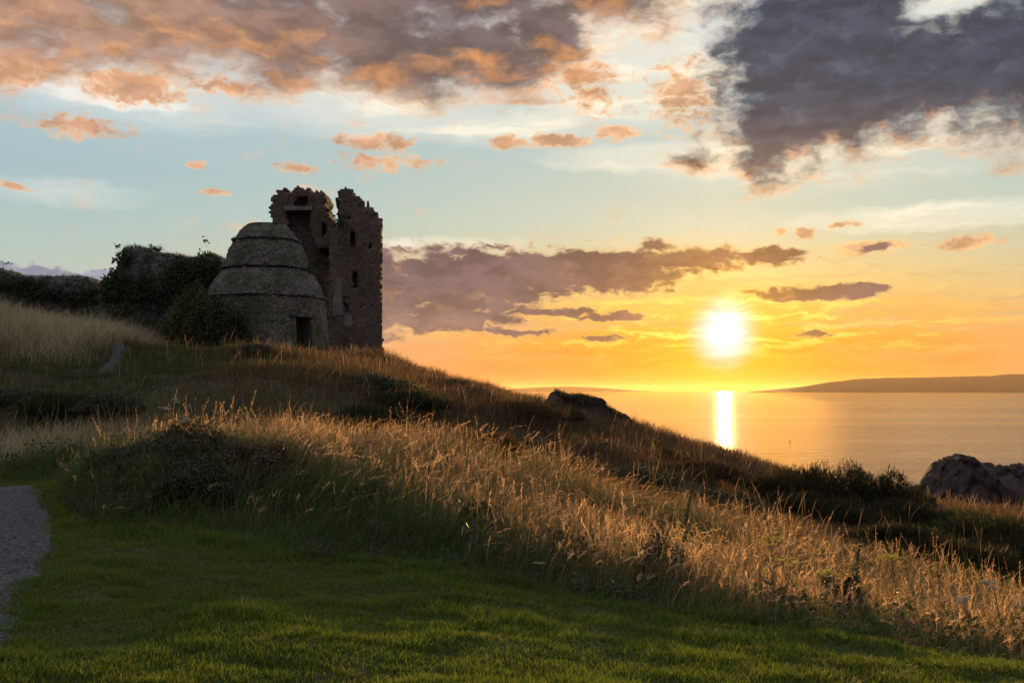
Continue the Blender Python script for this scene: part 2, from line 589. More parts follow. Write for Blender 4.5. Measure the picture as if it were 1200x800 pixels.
m, nt, out = new_mat('buoy_paint')
principled(nt, out, mix(noise(objco(), 6, 3), (.05, .03, .02), (.10, .05, .03)), 0.6)
M['buoy'] = m

# ================================================================== terrain
SEA = -10.0


def P(px, py, Y, dz=0.0):
    x, y, z = at(px, py, Y)
    return (x, y, z + dz)


CTRL = [
    # lawn
    (0, 0, 0.05), (-6, 0, .25), (6, 0, -.35), (0, -12, .3), (-14, -10, .9), (14, -10, -.6), (0, -40, 1.5), (-45, -35, 4), (45, -35, -3),
    (-2.7, 5.2, .12), (0, 5.4, 0.0), (2.6, 5.4, -.22), P(1200, 775, 7.6), P(900, 740, 8.2), P(700, 705, 8.8), P(500, 668, 9.4),
    P(300, 650, 9.8), P(70, 625, 10.5), P(65, 640, 9.6), P(60, 572, 15.6), P(-200, 572, 15), (-16, 6, .7), (-30, 10, 1.8), (8, 4, -.6), (16, 6, -1.6),
    # grass mound on the left and the bank falling to the right
    P(250, 462, 13.4, -.85), P(180, 485, 13.2, -.80), P(330, 475, 13.4, -.85), P(410, 500, 13.6, -.85), P(500, 527, 13, -.85), P(600, 552, 12.5, -.85),
    P(700, 577, 12, -.95), P(800, 594, 11.5, -1.0), P(900, 614, 11, -1.05), P(1000, 638, 10.6, -1.05), P(1100, 658, 10.2, -1.0), P(1200, 692, 9.6, -.95), P(1320, 720, 9, -.85),
    # behind the mound, left
    P(30, 548, 19), P(30, 505, 24), P(0, 450, 28), P(100, 470, 27), P(180, 455, 27), P(-150, 440, 28),
    P(0, 385, 39), P(70, 398, 39), P(115, 408, 38), P(-150, 372, 40), P(135, 424, 36), P(140, 436, 32), P(-400, 380, 36),
    # slope in front of the dovecot
    P(200, 430, 34), P(300, 440, 27), P(300, 415, 38), P(420, 462, 28), P(420, 432, 40), P(520, 516, 24), P(550, 480, 34), P(620, 556, 20), P(700, 566, 22), P(700, 520, 32),
    P(800, 576, 23), P(820, 553, 31), P(900, 602, 22), P(930, 604, 29), P(960, 608, 31), P(1000, 636, 19), P(1100, 658, 19), P(1200, 690, 19), P(1040, 622, 27),
    # ridge
    P(160, 412, 45), P(250, 413, 48), P(330, 418, 50), P(400, 423, 50), P(450, 428, 50), P(520, 462, 48), P(548, 456, 46.5), P(576, 457, 46), P(604, 474, 45), P(625, 480, 44.5), P(650, 482, 44), P(740, 501, 42),
    P(800, 521, 40), P(860, 538, 38), P(920, 562, 36), P(1000, 606, 33), P(1100, 612, 32), P(1200, 640, 27), P(1150, 605, 46), P(1250, 612, 46), P(1060, 604, 44), P(1300, 640, 30),
    # plateau of the castle
    (-15, 60, 3.7), (-9, 62, 3.2), (-24, 58, 4.4), (-34, 60, 5.3), (-46, 58, 5.6), (-20, 72, 3.6), (-40, 75, 4.5), (-60, 60, 5.0), (-70, 40, 5.5), (-60, 10, 4.0),
    # seaward drop
    (2, 58, -1.0), (8, 54, -2.8), (14, 48, -4.2), (-4, 68, -1.0), (4, 70, -7), (14, 62, -9), (-10, 84, -4), (-25, 92, -4), (-50, 95, -3), (24, 58, -8.5), (30, 70, -10.5), (36, 60, -9), (40, 45, -6),
    (40, 25, -5), (30, 12, -3.2), (55, 20, -7.5), (60, -10, -5), (22, 34, -3.4), (26, 20, -2.9),
]
CTRL = np.array(CTRL, float)


def _tps(r2):
    return 0.5 * r2 * np.log(r2 + 1e-9)


def _fit(c):
    n = len(c)
    d2 = ((c[:, None, :2] - c[None, :, :2]) ** 2).sum(-1)
    A = np.zeros((n + 3, n + 3))
    A[:n, :n] = _tps(d2) + np.eye(n) * 1.5
    A[:n, n] = 1; A[:n, n + 1:] = c[:, :2]
    A[n, :n] = 1; A[n + 1:, :n] = c[:, :2].T
    b = np.zeros(n + 3); b[:n] = c[:, 2]
    return np.linalg.solve(A, b)


_W = _fit(CTRL)


def hbase(x, y):
    x = np.asarray(x, float).ravel(); y = np.asarray(y, float).ravel()
    o = np.empty(len(x))
    for i in range(0, len(x), 20000):
        a, b = x[i:i + 20000], y[i:i + 20000]
        r2 = (a[:, None] - CTRL[None, :, 0]) ** 2 + (b[:, None] - CTRL[None, :, 1]) ** 2
        o[i:i + 20000] = _tps(r2) @ _W[:-3] + _W[-3] + _W[-2] * a + _W[-1] * b
    return o


PATHS = [np.array([(-2.0, -14), (-2.6, 0), (-3.92, 5.2), (-5.7, 9.6), (-8.3, 14.6), (-11.4, 17.4), (-16.5, 19.6), (-24, 21.5), (-34, 23)], float),
         np.array([(-13.0, 31.0), (-13.6, 33.2), (-14.5, 36), (-15.4, 38.6), (-17.0, 42)], float)]
PATH = PATHS[0]


def path_dist(x, y):
    """distance to the path centre and the half width there"""
    x = np.asarray(x, float).ravel(); y = np.asarray(y, float).ravel()
    best = np.full(len(x), 1e9)
    for a, b in [ab_ for pp in PATHS for ab_ in zip(pp[:-1], pp[1:])]:
        ab = b - a
        t = np.clip(((x - a[0]) * ab[0] + (y - a[1]) * ab[1]) / (ab @ ab), 0, 1)
        best = np.minimum(best, np.hypot(x - a[0] - t * ab[0], y - a[1] - t * ab[1]))
    half = np.interp(y, [23, 31, 36], [1.25, 0.18, 0.12])
    return best, half


LB = np.array([(-9.5, 17.2), (-7.4, 16.3), (-5.6, 12.0), P(70, 625, 10.5)[:2], P(300, 650, 9.8)[:2], P(500, 668, 9.4)[:2], P(700, 705, 8.8)[:2], P(900, 740, 8.2)[:2], P(1200, 775, 7.6)[:2], (7, 6.2), (12, 5.2)], float)


def lawn_edge(x):
    x = np.asarray(x, float)
    return np.interp(x, LB[:, 0], LB[:, 1]) + fbm(x * 0.9, x * 0 + 3.3, 5, 3) * 0.7


def H(x, y):
    x = np.asarray(x, float).ravel(); y = np.asarray(y, float).ravel()
    z = hbase(x, y)
    rough = sm(y, 9, 24)
    z = z + fbm(x * .22, y * .22, 3, 4) * 0.9 * rough * sm(np.abs(path_dist(x, y)[0]), .5, 2.5)
    z = z + fbm(x * .8, y * .8, 9, 3) * (0.10 + 0.20 * rough)
    z = z + fbm(x * 2.3, y * 2.3, 12, 2) * 0.06
    z = z + fbm(x * 1.1 + 3, y * 2.0, 14, 3) * 0.12 * (1 - sm(y, 9, 13)) * sm(path_dist(x, y)[0], .9, 2.2)
    edge = np.maximum(np.maximum(np.abs(x) - 95, y - 92), -y - 60)
    return z - sm(edge, 0, 28) * (z + 14)


def grow(lo, hi, n, c, k):
    """grid lines bunched around c"""
    t = np.linspace(-1, 1, n)
    s = np.sinh(k * t) / math.sinh(k)
    return np.where(s < 0, c + s * (c - lo), c + s * (hi - c))


gx = grow(-125, 125, 420, -2.0, 3.4)
gy = grow(-90, 122, 420, 11.0, 2.6)
X, Y = np.meshgrid(gx, gy)
Z = H(X, Y).reshape(X.shape)
nx, ny = len(gx), len(gy)
idx = np.arange(nx * ny).reshape(ny, nx)
q = np.stack([idx[:-1, :-1], idx[:-1, 1:], idx[1:, 1:], idx[1:, :-1]], -1).reshape(-1, 4)
ground = mesh_quads('ground', np.stack([X, Y, Z], -1).reshape(-1, 3), q, M['soil'], smooth=True)
ground['kind'] = 'structure'

# paths: strips following the ground
for PT in PATHS:
    seg = []
    for a, b in zip(PT[:-1], PT[1:]):
        for t in np.arange(0, 1, 0.25 / max(.3, np.hypot(*(b - a)))):
            seg.append(a + (b - a) * t)
    seg = np.array(seg)
    for _ in range(12):
        seg[1:-1] = (seg[:-2] + seg[1:-1] * 2 + seg[2:]) / 4
    tan = np.gradient(seg, axis=0)
    tan /= np.linalg.norm(tan, axis=1)[:, None]
    nor = np.stack([tan[:, 1], -tan[:, 0]], 1)
    half = np.interp(seg[:, 1], [23, 31, 36], [1.3, 0.42, 0.36])
    K = 15
    co = []
    for j in range(K):
        t = j / (K - 1) * 2 - 1
        wob = (fbm(seg[:, 1] * 1.3, seg[:, 1] * 0 + j * 0 + (1 if t > 0 else 2), 31, 3) * .35) * abs(t)
        pxy = seg + nor * (half * t + wob * np.sign(t))[:, None]
        z = H(pxy[:, 0], pxy[:, 1]) + 0.035 - 0.06 * abs(t) ** 4
        co.append(np.column_stack([pxy, z]))
    co = np.stack(co, 1).reshape(-1, 3)
    n = len(seg)
    idx = np.arange(n * K).reshape(n, K)
    q = np.stack([idx[:-1, :-1], idx[:-1, 1:], idx[1:, 1:], idx[1:, :-1]], -1).reshape(-1, 4)
    path = mesh_quads('path', co, q, M['gravel' if PT is PATH else 'trodden'], smooth=True)
    path['kind'] = 'structure'

# sea
bm = bmesh.new()
vs = [bm.verts.new((x, y, SEA)) for x, y in ((-60000, -60000), (60000, -60000), (60000, 60000), (-60000, 60000))]
bm.faces.new(vs)
sea = mesh_bm('sea', bm, M['sea'])
sea['kind'] = 'structure'


def headland(name, prof, dist, depth, label):
    """long low land across the water: a ridge with a sloping near shore, from (px, py) of its skyline"""
    pts = [at(px, py, dist) for px, py in prof]
    xs = np.linspace(pts[0][0], pts[-1][0], 240)
    top = np.interp(xs, [p[0] for p in pts], [p[2] for p in pts])
    top = np.maximum(top + fbm(xs / 380.0, xs * 0, 8, 4) * 26 * np.clip((top - SEA) / 120, 0, 1), SEA - 2)
    rows = []
    for f, k in ((0, 0.0), (.03, .16), (.12, .42), (.28, .72), (.5, 1.0), (.75, .8), (1, -.02)):
        rows.append(np.column_stack([xs, np.full_like(xs, dist + (f - .5) * depth) + fbm(xs / 900, xs * 0 + f, 4, 3) * depth * .15,
                                     SEA - 3 + (top - SEA + 3) * k + fbm(xs / 500, xs * 0 + f * 3, 6, 3) * 20 * k * (1 - k)]))
    co = np.stack(rows, 1).reshape(-1, 3)
    n = len(xs); K = len(rows)
    idx = np.arange(n * K).reshape(n, K)
    q = np.stack([idx[:-1, :-1], idx[1:, :-1], idx[1:, 1:], idx[:-1, 1:]], -1).reshape(-1, 4)
    o = mesh_quads(name, co, q, M['moor'], smooth=True)
    o['kind'] = 'structure'
    o['label'] = label
    return o


headland('hills', [(893, 458.3), (915, 456), (940, 453), (965, 449), (990, 446.5), (1015, 443.5), (1045, 442), (1075, 442), (1100, 441.5), (1130, 440.5), (1160, 440.5), (1185, 438.5), (1230, 437), (1400, 436), (1700, 440), (2100, 459)],
         11000, 1800, 'long low dark headland across the water on the right')
headland('hills', [(560, 458.4), (590, 456.5), (620, 454), (650, 452.8), (690, 453), (715, 455), (740, 457), (770, 458.5)],
         26000, 2500, 'faint hazy hill on the horizon above the grassy ridge')

# haze: the evening air over land and sea
m, nt, out = new_mat('evening_air')
v = nt.nodes.new('ShaderNodeVolumePrincipled')
v.inputs['Color'].default_value = (0.95, 0.68, 0.38, 1)
v.inputs['Density'].default_value = 1.1e-5
v.inputs['Anisotropy'].default_value = 0.55
nt.links.new(v.outputs[0], out.inputs['Volume'])
HAZE = True
if HAZE:
    bm = bmesh.new()
    bmesh.ops.create_cube(bm, size=1.0)
    for w in bm.verts:
        w.co = Vector((w.co.x * 128000, w.co.y * 128000, -15.5 if w.co.z < 0 else 330.0))
    hz = mesh_bm('haze', bm, m)
    hz['kind'] = 'stuff'
    hz['label'] = 'thin golden evening haze over the sea'


# ================================================================== ruins
def inpoly(px, py, poly):
    inside = np.zeros(px.shape, bool)
    n = len(poly)
    j = n - 1
    for i in range(n):
        xi, yi = poly[i]; xj, yj = poly[j]
        c = ((yi > py) != (yj > py)) & (px < (xj - xi) * (py - yi) / (yj - yi + 1e-12) + xi)
        inside ^= c
        j = i
    return inside


def outline(pts, Y, ox, oz):
    """photograph outline -> metres in the plane at distance Y, relative to (ox, oz)"""
    r = []
    for px, py in pts:
        x, _, z = at(px, py, Y)
        r.append((x - ox, z - oz))
    return r


def voxels(name, mask, cell, org, mat, jit=0.22, smooth_it=0, parent=None, seed=0, shade=False):
    """rubble masonry: the surface of a block mask, its corners knocked about"""
    m = np.pad(mask, 1)
    faces = []
    D = [((1, 0, 0), [(1, 0, 0), (1, 1, 0), (1, 1, 1), (1, 0, 1)]), ((-1, 0, 0), [(0, 0, 0), (0, 0, 1), (0, 1, 1), (0, 1, 0)]),
         ((0, 1, 0), [(0, 1, 0), (0, 1, 1), (1, 1, 1), (1, 1, 0)]), ((0, -1, 0), [(0, 0, 0), (1, 0, 0), (1, 0, 1), (0, 0, 1)]),
         ((0, 0, 1), [(0, 0, 1), (1, 0, 1), (1, 1, 1), (0, 1, 1)]), ((0, 0, -1), [(0, 0, 0), (0, 1, 0), (1, 1, 0), (1, 0, 0)])]
    for d, cs in D:
        nb = np.roll(m, (-d[0], -d[1], -d[2]), (0, 1, 2))
        f = np.argwhere(m & ~nb) - 1
        faces.append(np.stack([f + np.array(c) for c in cs], 1))
    F4 = np.concatenate(faces).astype(np.int64)
    S = np.array(mask.shape) + 1
    key = (F4[..., 0] * S[1] + F4[..., 1]) * S[2] + F4[..., 2]
    uq, inv = np.unique(key, return_inverse=True)
    quads = inv.reshape(-1, 4)
    v = np.stack([uq // (S[1] * S[2]), (uq // S[2]) % S[1], uq % S[2]], 1).astype(float)
    rg = np.random.default_rng(seed + 5)
    for _ in range(smooth_it):
        acc = np.zeros_like(v); cnt = np.zeros(len(v))
        for a, b in ((0, 1), (1, 2), (2, 3), (3, 0)):
            np.add.at(acc, quads[:, a], v[quads[:, b]]); np.add.at(cnt, quads[:, a], 1)
            np.add.at(acc, quads[:, b], v[quads[:, a]]); np.add.at(cnt, quads[:, b], 1)
        v = v * .5 + acc / cnt[:, None] * .5
    v = v + (rg.random(v.shape) - .5) * 2 * jit
    v = v * np.array(cell) + np.array(org)
    return mesh_quads(name, v, quads, mat, parent=parent, smooth=shade)


def pivot(o, px_, py_, ang):
    """turn a wall about its front right corner"""
    o.data.transform(Matrix.Translation((px_, py_, 0)) @ Matrix.Rotation(ang, 4, 'Z') @ Matrix.Translation((-px_, -py_, 0)))


TURN = R(8.5)


def block(name, front, back, Y0, depth, cell, base, mat, parent, holes=(), seed=1, rag=0.10, split=0.0, turn=0.0, rough_top=0, **k):
    """a wall seen from the front: outline 'front' for the first 'split' metres, 'back' behind that; holes = (outline, depth)"""
    ox, oy, oz = base
    fp = outline(front, Y0, ox, oz)
    bp = outline(back, Y0, ox, oz) if back else None
    hp = [(outline(h, Y0, ox, oz), d) for h, d in holes]
    allp = fp + (bp or [])
    x0, x1 = min(p[0] for p in allp) - cell, max(p[0] for p in allp) + cell
    z0, z1 = min(p[1] for p in allp) - cell, max(p[1] for p in allp) + cell
    nx, nz, ny = int((x1 - x0) / cell) + 1, int((z1 - z0) / cell) + 1, int(depth / cell)
    gxv = x0 + (np.arange(nx) + .5) * cell
    gzv = z0 + (np.arange(nz) + .5) * cell
    GX, GZ = np.meshgrid(gxv, gzv, indexing='ij')
    jx = (hash2(np.arange(nx)[:, None] * 1 + 0 * GZ.astype(int), np.arange(nz)[None, :] + 0 * GX.astype(int), seed) - .5) * rag * 2
    if rough_top:
        zt = at(0, rough_top, Y0)[2] - oz
        big = hash2(np.arange(nx)[:, None] // 2 + 0 * GZ.astype(int), np.arange(nz)[None, :] // 2 + 0 * GX.astype(int), seed + 9) - .5
        jx = jx + big * .28 * (GZ > zt)
    mk = np.zeros((nx, ny, nz), bool)
    for j in range(ny):
        yy = (j + .5) * cell
        wob = fbm(GX * .9 + j * .11, GZ * .9, seed + 3, 3) * rag * 2
        pol = fp if (yy < split or bp is None) else bp
        a = inpoly(GX + jx + wob, GZ + jx * .6, pol)
        for hpoly, hd in hp:
            if yy < hd:
                a &= ~inpoly(GX + jx * .4, GZ + jx * .3, hpoly)
        mk[:, j, :] = a
    o = voxels(name, mk, (cell, cell, cell), (x0, Y0 - oy, z0), mat, parent=parent, seed=seed, **k)
    if turn:
        pivot(o, max(p[0] for p in fp) - .5, Y0 - oy, turn)
    return o


# ---- castle ruin -------------------------------------------------------------------------------
bx, by, bz = P(390, 418, 61)
castle = thing('castle_ruin', (bx, by, bz - .6), 'tall roofless red sandstone castle ruin with broken top behind the beehive dovecot', 'castle')
CB = (bx, by, bz - .6)
tower_front = [(383, 445), (385, 335), (386, 300), (388, 270), (398, 262), (404, 262), (410, 256), (413, 240), (419, 239), (421, 243), (427, 242), (431, 247), (436, 248), (441, 251), (443, 256), (447, 258),
               (447.5, 300), (447, 350), (447.5, 392), (450, 412), (455, 445)]
tower_back = [(383, 445), (386, 300), (389, 267), (397, 262), (396, 253), (398, 247), (396, 241), (397, 233), (396, 226), (397, 220), (400.5, 219.5), (401, 216), (406, 215.5), (407, 218.5), (411, 218),
              (412.5, 222), (416, 221), (418, 225), (424, 226), (426, 232), (430, 233), (431, 239), (435, 240), (437, 246), (441, 247), (443, 253), (447, 256), (447.5, 300), (447, 392), (450, 412), (455, 445)]
win = [(([(410.5, 273), (416.5, 271), (417.5, 290), (410.5, 290)]), .75), ([(432.5, 285), (435.5, 285), (435.5, 293), (432.5, 293)], .6),
       ([(414.5, 320), (418.5, 319), (420, 337), (414.5, 337)], .7), ([(431, 308), (433.2, 308), (433.2, 312.5), (431, 312.5)], .45),
       ([(429, 262), (431, 262), (431, 267), (429, 267)], .3), ([(404, 345), (406, 350), (407, 368), (404, 362)], .3)]
block('tower', tower_front, tower_back, 60, 4.2, 0.14, CB, M['red_stone'], castle, win, seed=3, split=1.0, rag=.05, jit=.2, smooth_it=1, turn=TURN, rough_top=262)
TPX = max(p[0] for p in outline(tower_front, 60, CB[0], CB[2])) - .5
keep = [(315, 440), (316, 300), (317, 262), (317.5, 229.5), (322, 229), (322, 222.5), (328, 222), (332, 220.5), (334, 225), (341, 224), (343, 221), (346, 219), (354, 218.5), (357, 221), (362, 222.5), (370, 223),
        (376, 224), (377, 227), (384.5, 227), (384, 233), (382.5, 238), (384, 247), (386.5, 254), (392, 261), (392, 272), (392, 440)]
niche = [(336.5, 247), (363, 247), (363.5, 268), (371, 292), (386, 292), (386, 440), (352, 440), (350, 300), (337, 268)]
block('hall_wall', keep, None, 62.2, 2.6, 0.15, CB, M['red_stone'], castle,
      [(niche, .9), ([(346, 230.5), (361, 230.5), (361, 240.5), (346, 240.5)], .7), ([(377, 262), (383, 262), (383, 276), (377, 276)], .6)], seed=8, rag=.09, jit=.2, smooth_it=1, rough_top=250)
# dressed lintel over the big recess and a patch of old plaster on the tower
def slab(name, pts, Y0, th, mat, parent, base, proud=0.0):
    ox, oy, oz = base
    poly = outline(pts, Y0, ox, oz)
    bm = bmesh.new()
    vs = [bm.verts.new((x, Y0 - oy - proud, z)) for x, z in poly]
    f = bm.faces.new(vs)
    ret = bmesh.ops.extrude_face_region(bm, geom=[f])
    bmesh.ops.translate(bm, verts=[v for v in ret['geom'] if isinstance(v, bmesh.types.BMVert)], vec=(0, th, 0))
    bmesh.ops.recalc_face_normals(bm, faces=bm.faces)
    return mesh_bm(name, bm, mat, parent)


slab('lintel', [(334, 242.5), (340, 242), (349, 241.8), (358, 242.2), (366, 242), (366, 246.5), (357, 246.8), (346, 246.4), (334, 247)], 62.2, .5, M['plaster'], castle, CB, .14)
pivot(slab('plaster_patch', [(391, 372), (391, 352), (393, 338), (396, 327), (400, 326), (402, 338), (401, 352), (403, 364), (402, 371), (397, 369)], 60, .2, M['plaster'], castle, CB, .05), TPX, 60 - CB[1], TURN)
pivot(slab('plaster_patch', [(404, 375), (407, 369), (413, 371), (414, 380), (409, 384), (404, 381)], 60, .2, M['plaster'], castle, CB, .045), TPX, 60 - CB[1], TURN)

# ---- dovecot -----------------------------------------------------------------------------------
DY = 53.5
dcx, dcy, dcz = P(311, 412, DY)
ppm = F / DY
dov = thing('dovecot', (dcx, dcy, dcz - .5), 'grey beehive shaped stone dovecot with three ledges and a narrow doorway', 'dovecot')


def zpx(py):
    return at(311, py, DY)[2] - (dcz - .5)


def lathe(name, prof, mat, parent, nseg=112, skip=None, seed=0, rough=.025, cap=False):
    """turned masonry: prof = (radius, z); skip(angle, z) leaves an opening"""
    prof = np.array(prof, float)
    rs, zs = [], []
    for (r0, z0), (r1, z1) in zip(prof[:-1], prof[1:]):
        k = max(1, int(math.hypot(r1 - r0, z1 - z0) / .12))
        for t in np.arange(k) / k:
            rs.append(r0 + (r1 - r0) * t); zs.append(z0 + (z1 - z0) * t)
    rs.append(prof[-1][0]); zs.append(prof[-1][1])
    rs = np.array(rs); zs = np.array(zs)
    n = len(rs)
    th = np.arange(nseg) / nseg * 2 * math.pi
    A, Rr = np.meshgrid(th, rs); _, Zz = np.meshgrid(th, zs)
    rg = np.random.default_rng(seed)
    Rr = Rr + (rg.random(Rr.shape) - .5) * 2 * rough + fbm(A * 4, Zz * 1.5, seed, 3) * rough * 3
    Zz = Zz + (rg.random(Zz.shape) - .5) * rough
    v = np.stack([np.sin(A) * Rr, -np.cos(A) * Rr, Zz], -1).reshape(-1, 3)
    q = []
    for i in range(n - 1):
        for j in range(nseg):
            if skip and skip(th[j] + math.pi / nseg, (zs[i] + zs[i + 1]) / 2):
                continue
            k = (j + 1) % nseg
            q.append((i * nseg + j, i * nseg + k, (i + 1) * nseg + k, (i + 1) * nseg + j))
    return mesh_quads(name, v, q, mat, parent=parent)


def rad(px_half):
    return px_half / ppm


door_a = R(49.5)
dz0, dz1 = zpx(408), zpx(375.5)
dhalf = .48
wall_prof = [(rad(75.5), -1.2), (rad(74.5), zpx(412)), (rad(72), zpx(385)), (rad(68.5), zpx(351)), (rad(58), zpx(351) + .04)]
lathe('wall', wall_prof, M['grey_stone'], dov, seed=2, rough=.04,
      skip=lambda a, z: abs(((a - door_a + math.pi) % (2 * math.pi)) - math.pi) < dhalf / 3.23 and dz0 < z < dz1 and True)
lathe('roof_tier', [(rad(67), zpx(350)), (rad(63), zpx(338)), (rad(55.5), zpx(325)), (rad(49), zpx(317)), (rad(38), zpx(317) + .03)], M['slab_stone'], dov, seed=4, rough=.055)
lathe('roof_tier', [(rad(49.5), zpx(316)), (rad(46), zpx(303)), (rad(41), zpx(291)), (rad(37), zpx(284)), (rad(28), zpx(284) + .03)], M['slab_stone'], dov, seed=5, rough=.055)
lathe('roof_tier', [(rad(36.5), zpx(283)), (rad(31), zpx(274)), (rad(24.5), zpx(266.5)), (rad(22), zpx(265.3)), (rad(16), zpx(265.5)), (rad(15.5), zpx(275))], M['slab_stone'], dov, seed=6, rough=.055)
for rr, zz, th, ov in ((68.5, 351, .12, 2.0), (50, 317, .11, 2.0), (37.5, 284, .11, 1.9)):
    z = zpx(zz)
    lathe('ledge', [(rad(rr - 6), z - .02), (rad(rr + ov - .8), z - .03), (rad(rr + ov), z + .02), (rad(rr + ov), z + th), (rad(rr - 6), z + th + .02)], M['ledge'], dov, seed=int(rr), rough=.05)
lathe('top_ring', [(rad(16), zpx(266)), (rad(22), zpx(266.5)), (rad(23), zpx(265.5)), (rad(23), zpx(264.2)), (rad(16), zpx(264))], M['ledge'], dov, seed=9, rough=.02)
# doorway: reveal, threshold, timber leaf set deep in the wall
ca, sa = math.cos(door_a), math.sin(door_a)
def dpt(t, r, z):                                   # t across, r out from the axis
    return (sa * r + ca * t, -ca * r + sa * t, z)


def boxm(name, t0, t1, r0, r1, z0, z1, mat, parent, bev=.015):
    bm = bmesh.new()
    v = [bm.verts.new(dpt(t, r, z)) for z in (z0, z1) for (t, r) in ((t0, r1), (t1, r1), (t1, r0), (t0, r0))]
    for f in ((0, 3, 2, 1), (4, 5, 6, 7), (0, 1, 5, 4), (1, 2, 6, 5), (2, 3, 7, 6), (3, 0, 4, 7)):
        bm.faces.new([v[i] for i in f])
    bmesh.ops.recalc_face_normals(bm, faces=bm.faces)
    if bev:
        bmesh.ops.bevel(bm, geom=list(bm.edges), offset=bev, segments=1, affect='EDGES')
    return mesh_bm(name, bm, mat, parent)


rw = 3.28
dw = .46
boxm('door_jamb', -dw - .20, -dw, rw - .75, rw + .03, dz0 - .25, dz1 + .02, M['grey_stone'], dov)
boxm('door_jamb', dw, dw + .20, rw - .75, rw + .03, dz0 - .25, dz1 + .02, M['grey_stone'], dov)
boxm('door_lintel', -dw - .32, dw + .32, rw - .75, rw + .06, dz1 + .022, dz1 + .26, M['ledge'], dov)
boxm('threshold', -dw + .002, dw - .002, rw - .75, rw + .08, dz0 - .25, dz0, M['ledge'], dov)
boxm('door', -dw + .003, dw - .003, rw - .70, rw - .62, dz0 + .003, dz1, M['door'], dov, .006)

# ---- curtain wall ruins on the left -------------------------------------------------------------
wx, wy, wz = P(190, 390, 57)
ruin_b = thing('ruined_wall', (wx, wy, wz - 1.5), 'massive broken castle wall overgrown with ivy just left of the dovecot', 'wall')
RB = (wx, wy, wz - 1.5)
ob = [(112, 420), (115, 345), (121, 332), (127, 318), (135, 313), (138, 306), (142, 301), (141.5, 292), (146, 288.5), (155, 287.5), (164, 289), (170, 293), (182, 297), (196, 297.5), (210, 299), (222, 302),
      (233, 300), (243, 296), (252, 300), (262, 309), (270, 322), (272, 420)]
block('masonry', ob, None, 57, 3.6, 0.26, RB, M['wall_rock'], ruin_b, [([(160, 330), (172, 328), (174, 345), (161, 346)], .6)], seed=21, rag=.16, jit=.28, smooth_it=2)
fx, fy, fz = P(30, 380, 63)
ruin_a = thing('ruined_wall', (fx, fy, fz - 1.5), 'low dark ruined wall with a grassy top at the far left edge', 'wall')
RA = (fx, fy, fz - 1.5)
oa = [(-260, 420), (-260, 318), (-200, 312), (-140, 306), (-90, 309), (-40, 309), (-10, 314), (2, 317), (14, 321), (30, 323), (44, 322.5), (62, 323.5), (80, 322), (95, 323), (104, 327), (110, 331), (117, 336),
      (124, 342), (132, 352), (134, 420)]
block('masonry', oa, None, 63, 3.2, 0.28, RA, M['wall_rock'], ruin_a, [([(10, 345), (18, 344), (19, 352), (10, 352)], .5)], seed=27, rag=.16, jit=.28, smooth_it=2)
slab('plaster_patch', [(64, 328), (70, 327), (78, 334), (83, 339), (80, 342), (74, 339), (68, 333)], 63, .3, M['plaster'], ruin_a, RA, .10)


# ---- rocks ---------------------------------------------------------------------------------------
def crag(name, prof, Y0, depth, mat, label, seed, base_drop=1.5, wd=200, amp=.35):
    """a crag with its skyline through the given outline points, rising from the ground"""
    pts = [at(px, py, Y0) for px, py in prof]
    xs = np.linspace(pts[0][0], pts[-1][0], wd)
    top = np.interp(xs, [p[0] for p in pts], [p[2] for p in pts])
    low = min(p[2] for p in pts) - base_drop
    cx = xs.mean()
    o = thing(name, (cx, Y0, low), label, 'rock')
    nv = 46
    t = np.linspace(-1, 1, nv)
    Xg, T = np.meshgrid(xs, t, indexing='ij')
    prof_t = np.clip(1 - np.abs(T) ** 3.2, 0, 1) ** .6
    Zg = (top - low)[:, None] * prof_t
    Yg = T * depth / 2
    # joints and ledges
    a = fbm(Xg * 1.1 + 9, Zg * .7 + Yg * .9, seed, 4)
    b = np.floor(vnoise(Xg * 1.5 + Yg, Yg * 1.4, seed + 4) * 4) / 4 - .4
    Yg = Yg + a * amp * 2.2 + (b * amp * 1.7) * np.sign(T)
    Zg = Zg + (fbm(Xg * 2.2, Yg * 2.2, seed + 2, 4) * amp * 1.3 + (np.round(Zg * 1.6) / 1.6 - Zg) * .22) * np.clip(prof_t * 1.4, 0, 1)
    Xo = Xg - cx + fbm(Zg * 1.3, Yg * 1.3 + Xg * .5, seed + 7, 3) * amp * .8
    co = np.stack([Xo, Yg, Zg], -1).reshape(-1, 3)
    idx = np.arange(wd * nv).reshape(wd, nv)
    q = np.stack([idx[:-1, :-1], idx[1:, :-1], idx[1:, 1:], idx[:-1, 1:]], -1).reshape(-1, 4)
    mesh_quads('rock_face', co, q, mat, parent=o)
    return o
    return o


crag('sea_rock', [(1066, 585), (1078, 576), (1085, 567), (1092, 566), (1099, 557), (1106, 548), (1113, 538), (1120, 534), (1130, 534), (1140, 539), (1148, 542), (1152, 545), (1163, 544.5), (1168, 548), (1173, 551),
                  (1180, 548), (1186, 545.5), (1196, 546.5), (1210, 545), (1240, 541), (1280, 546), (1320, 552), (1360, 572), (1380, 590)], 64, 9, M['crag'], 'large reddish brown rock stack standing in front of the sea on the right', 41, 3.2, 260, .5)
OUT = [(632, 482), (638, 472), (642, 467), (647, 460), (653, 458), (660, 461), (668, 464), (680, 463.5), (690, 465), (699, 467), (706, 472), (716, 479), (730, 487), (748, 498), (770, 508)]
outcrop = crag('rock_outcrop', OUT, 41.5, 3.6, M['crag'],
     'small jagged dark rock breaking the grassy ridge line below the sunset', 47, 1.6, 150, .32)


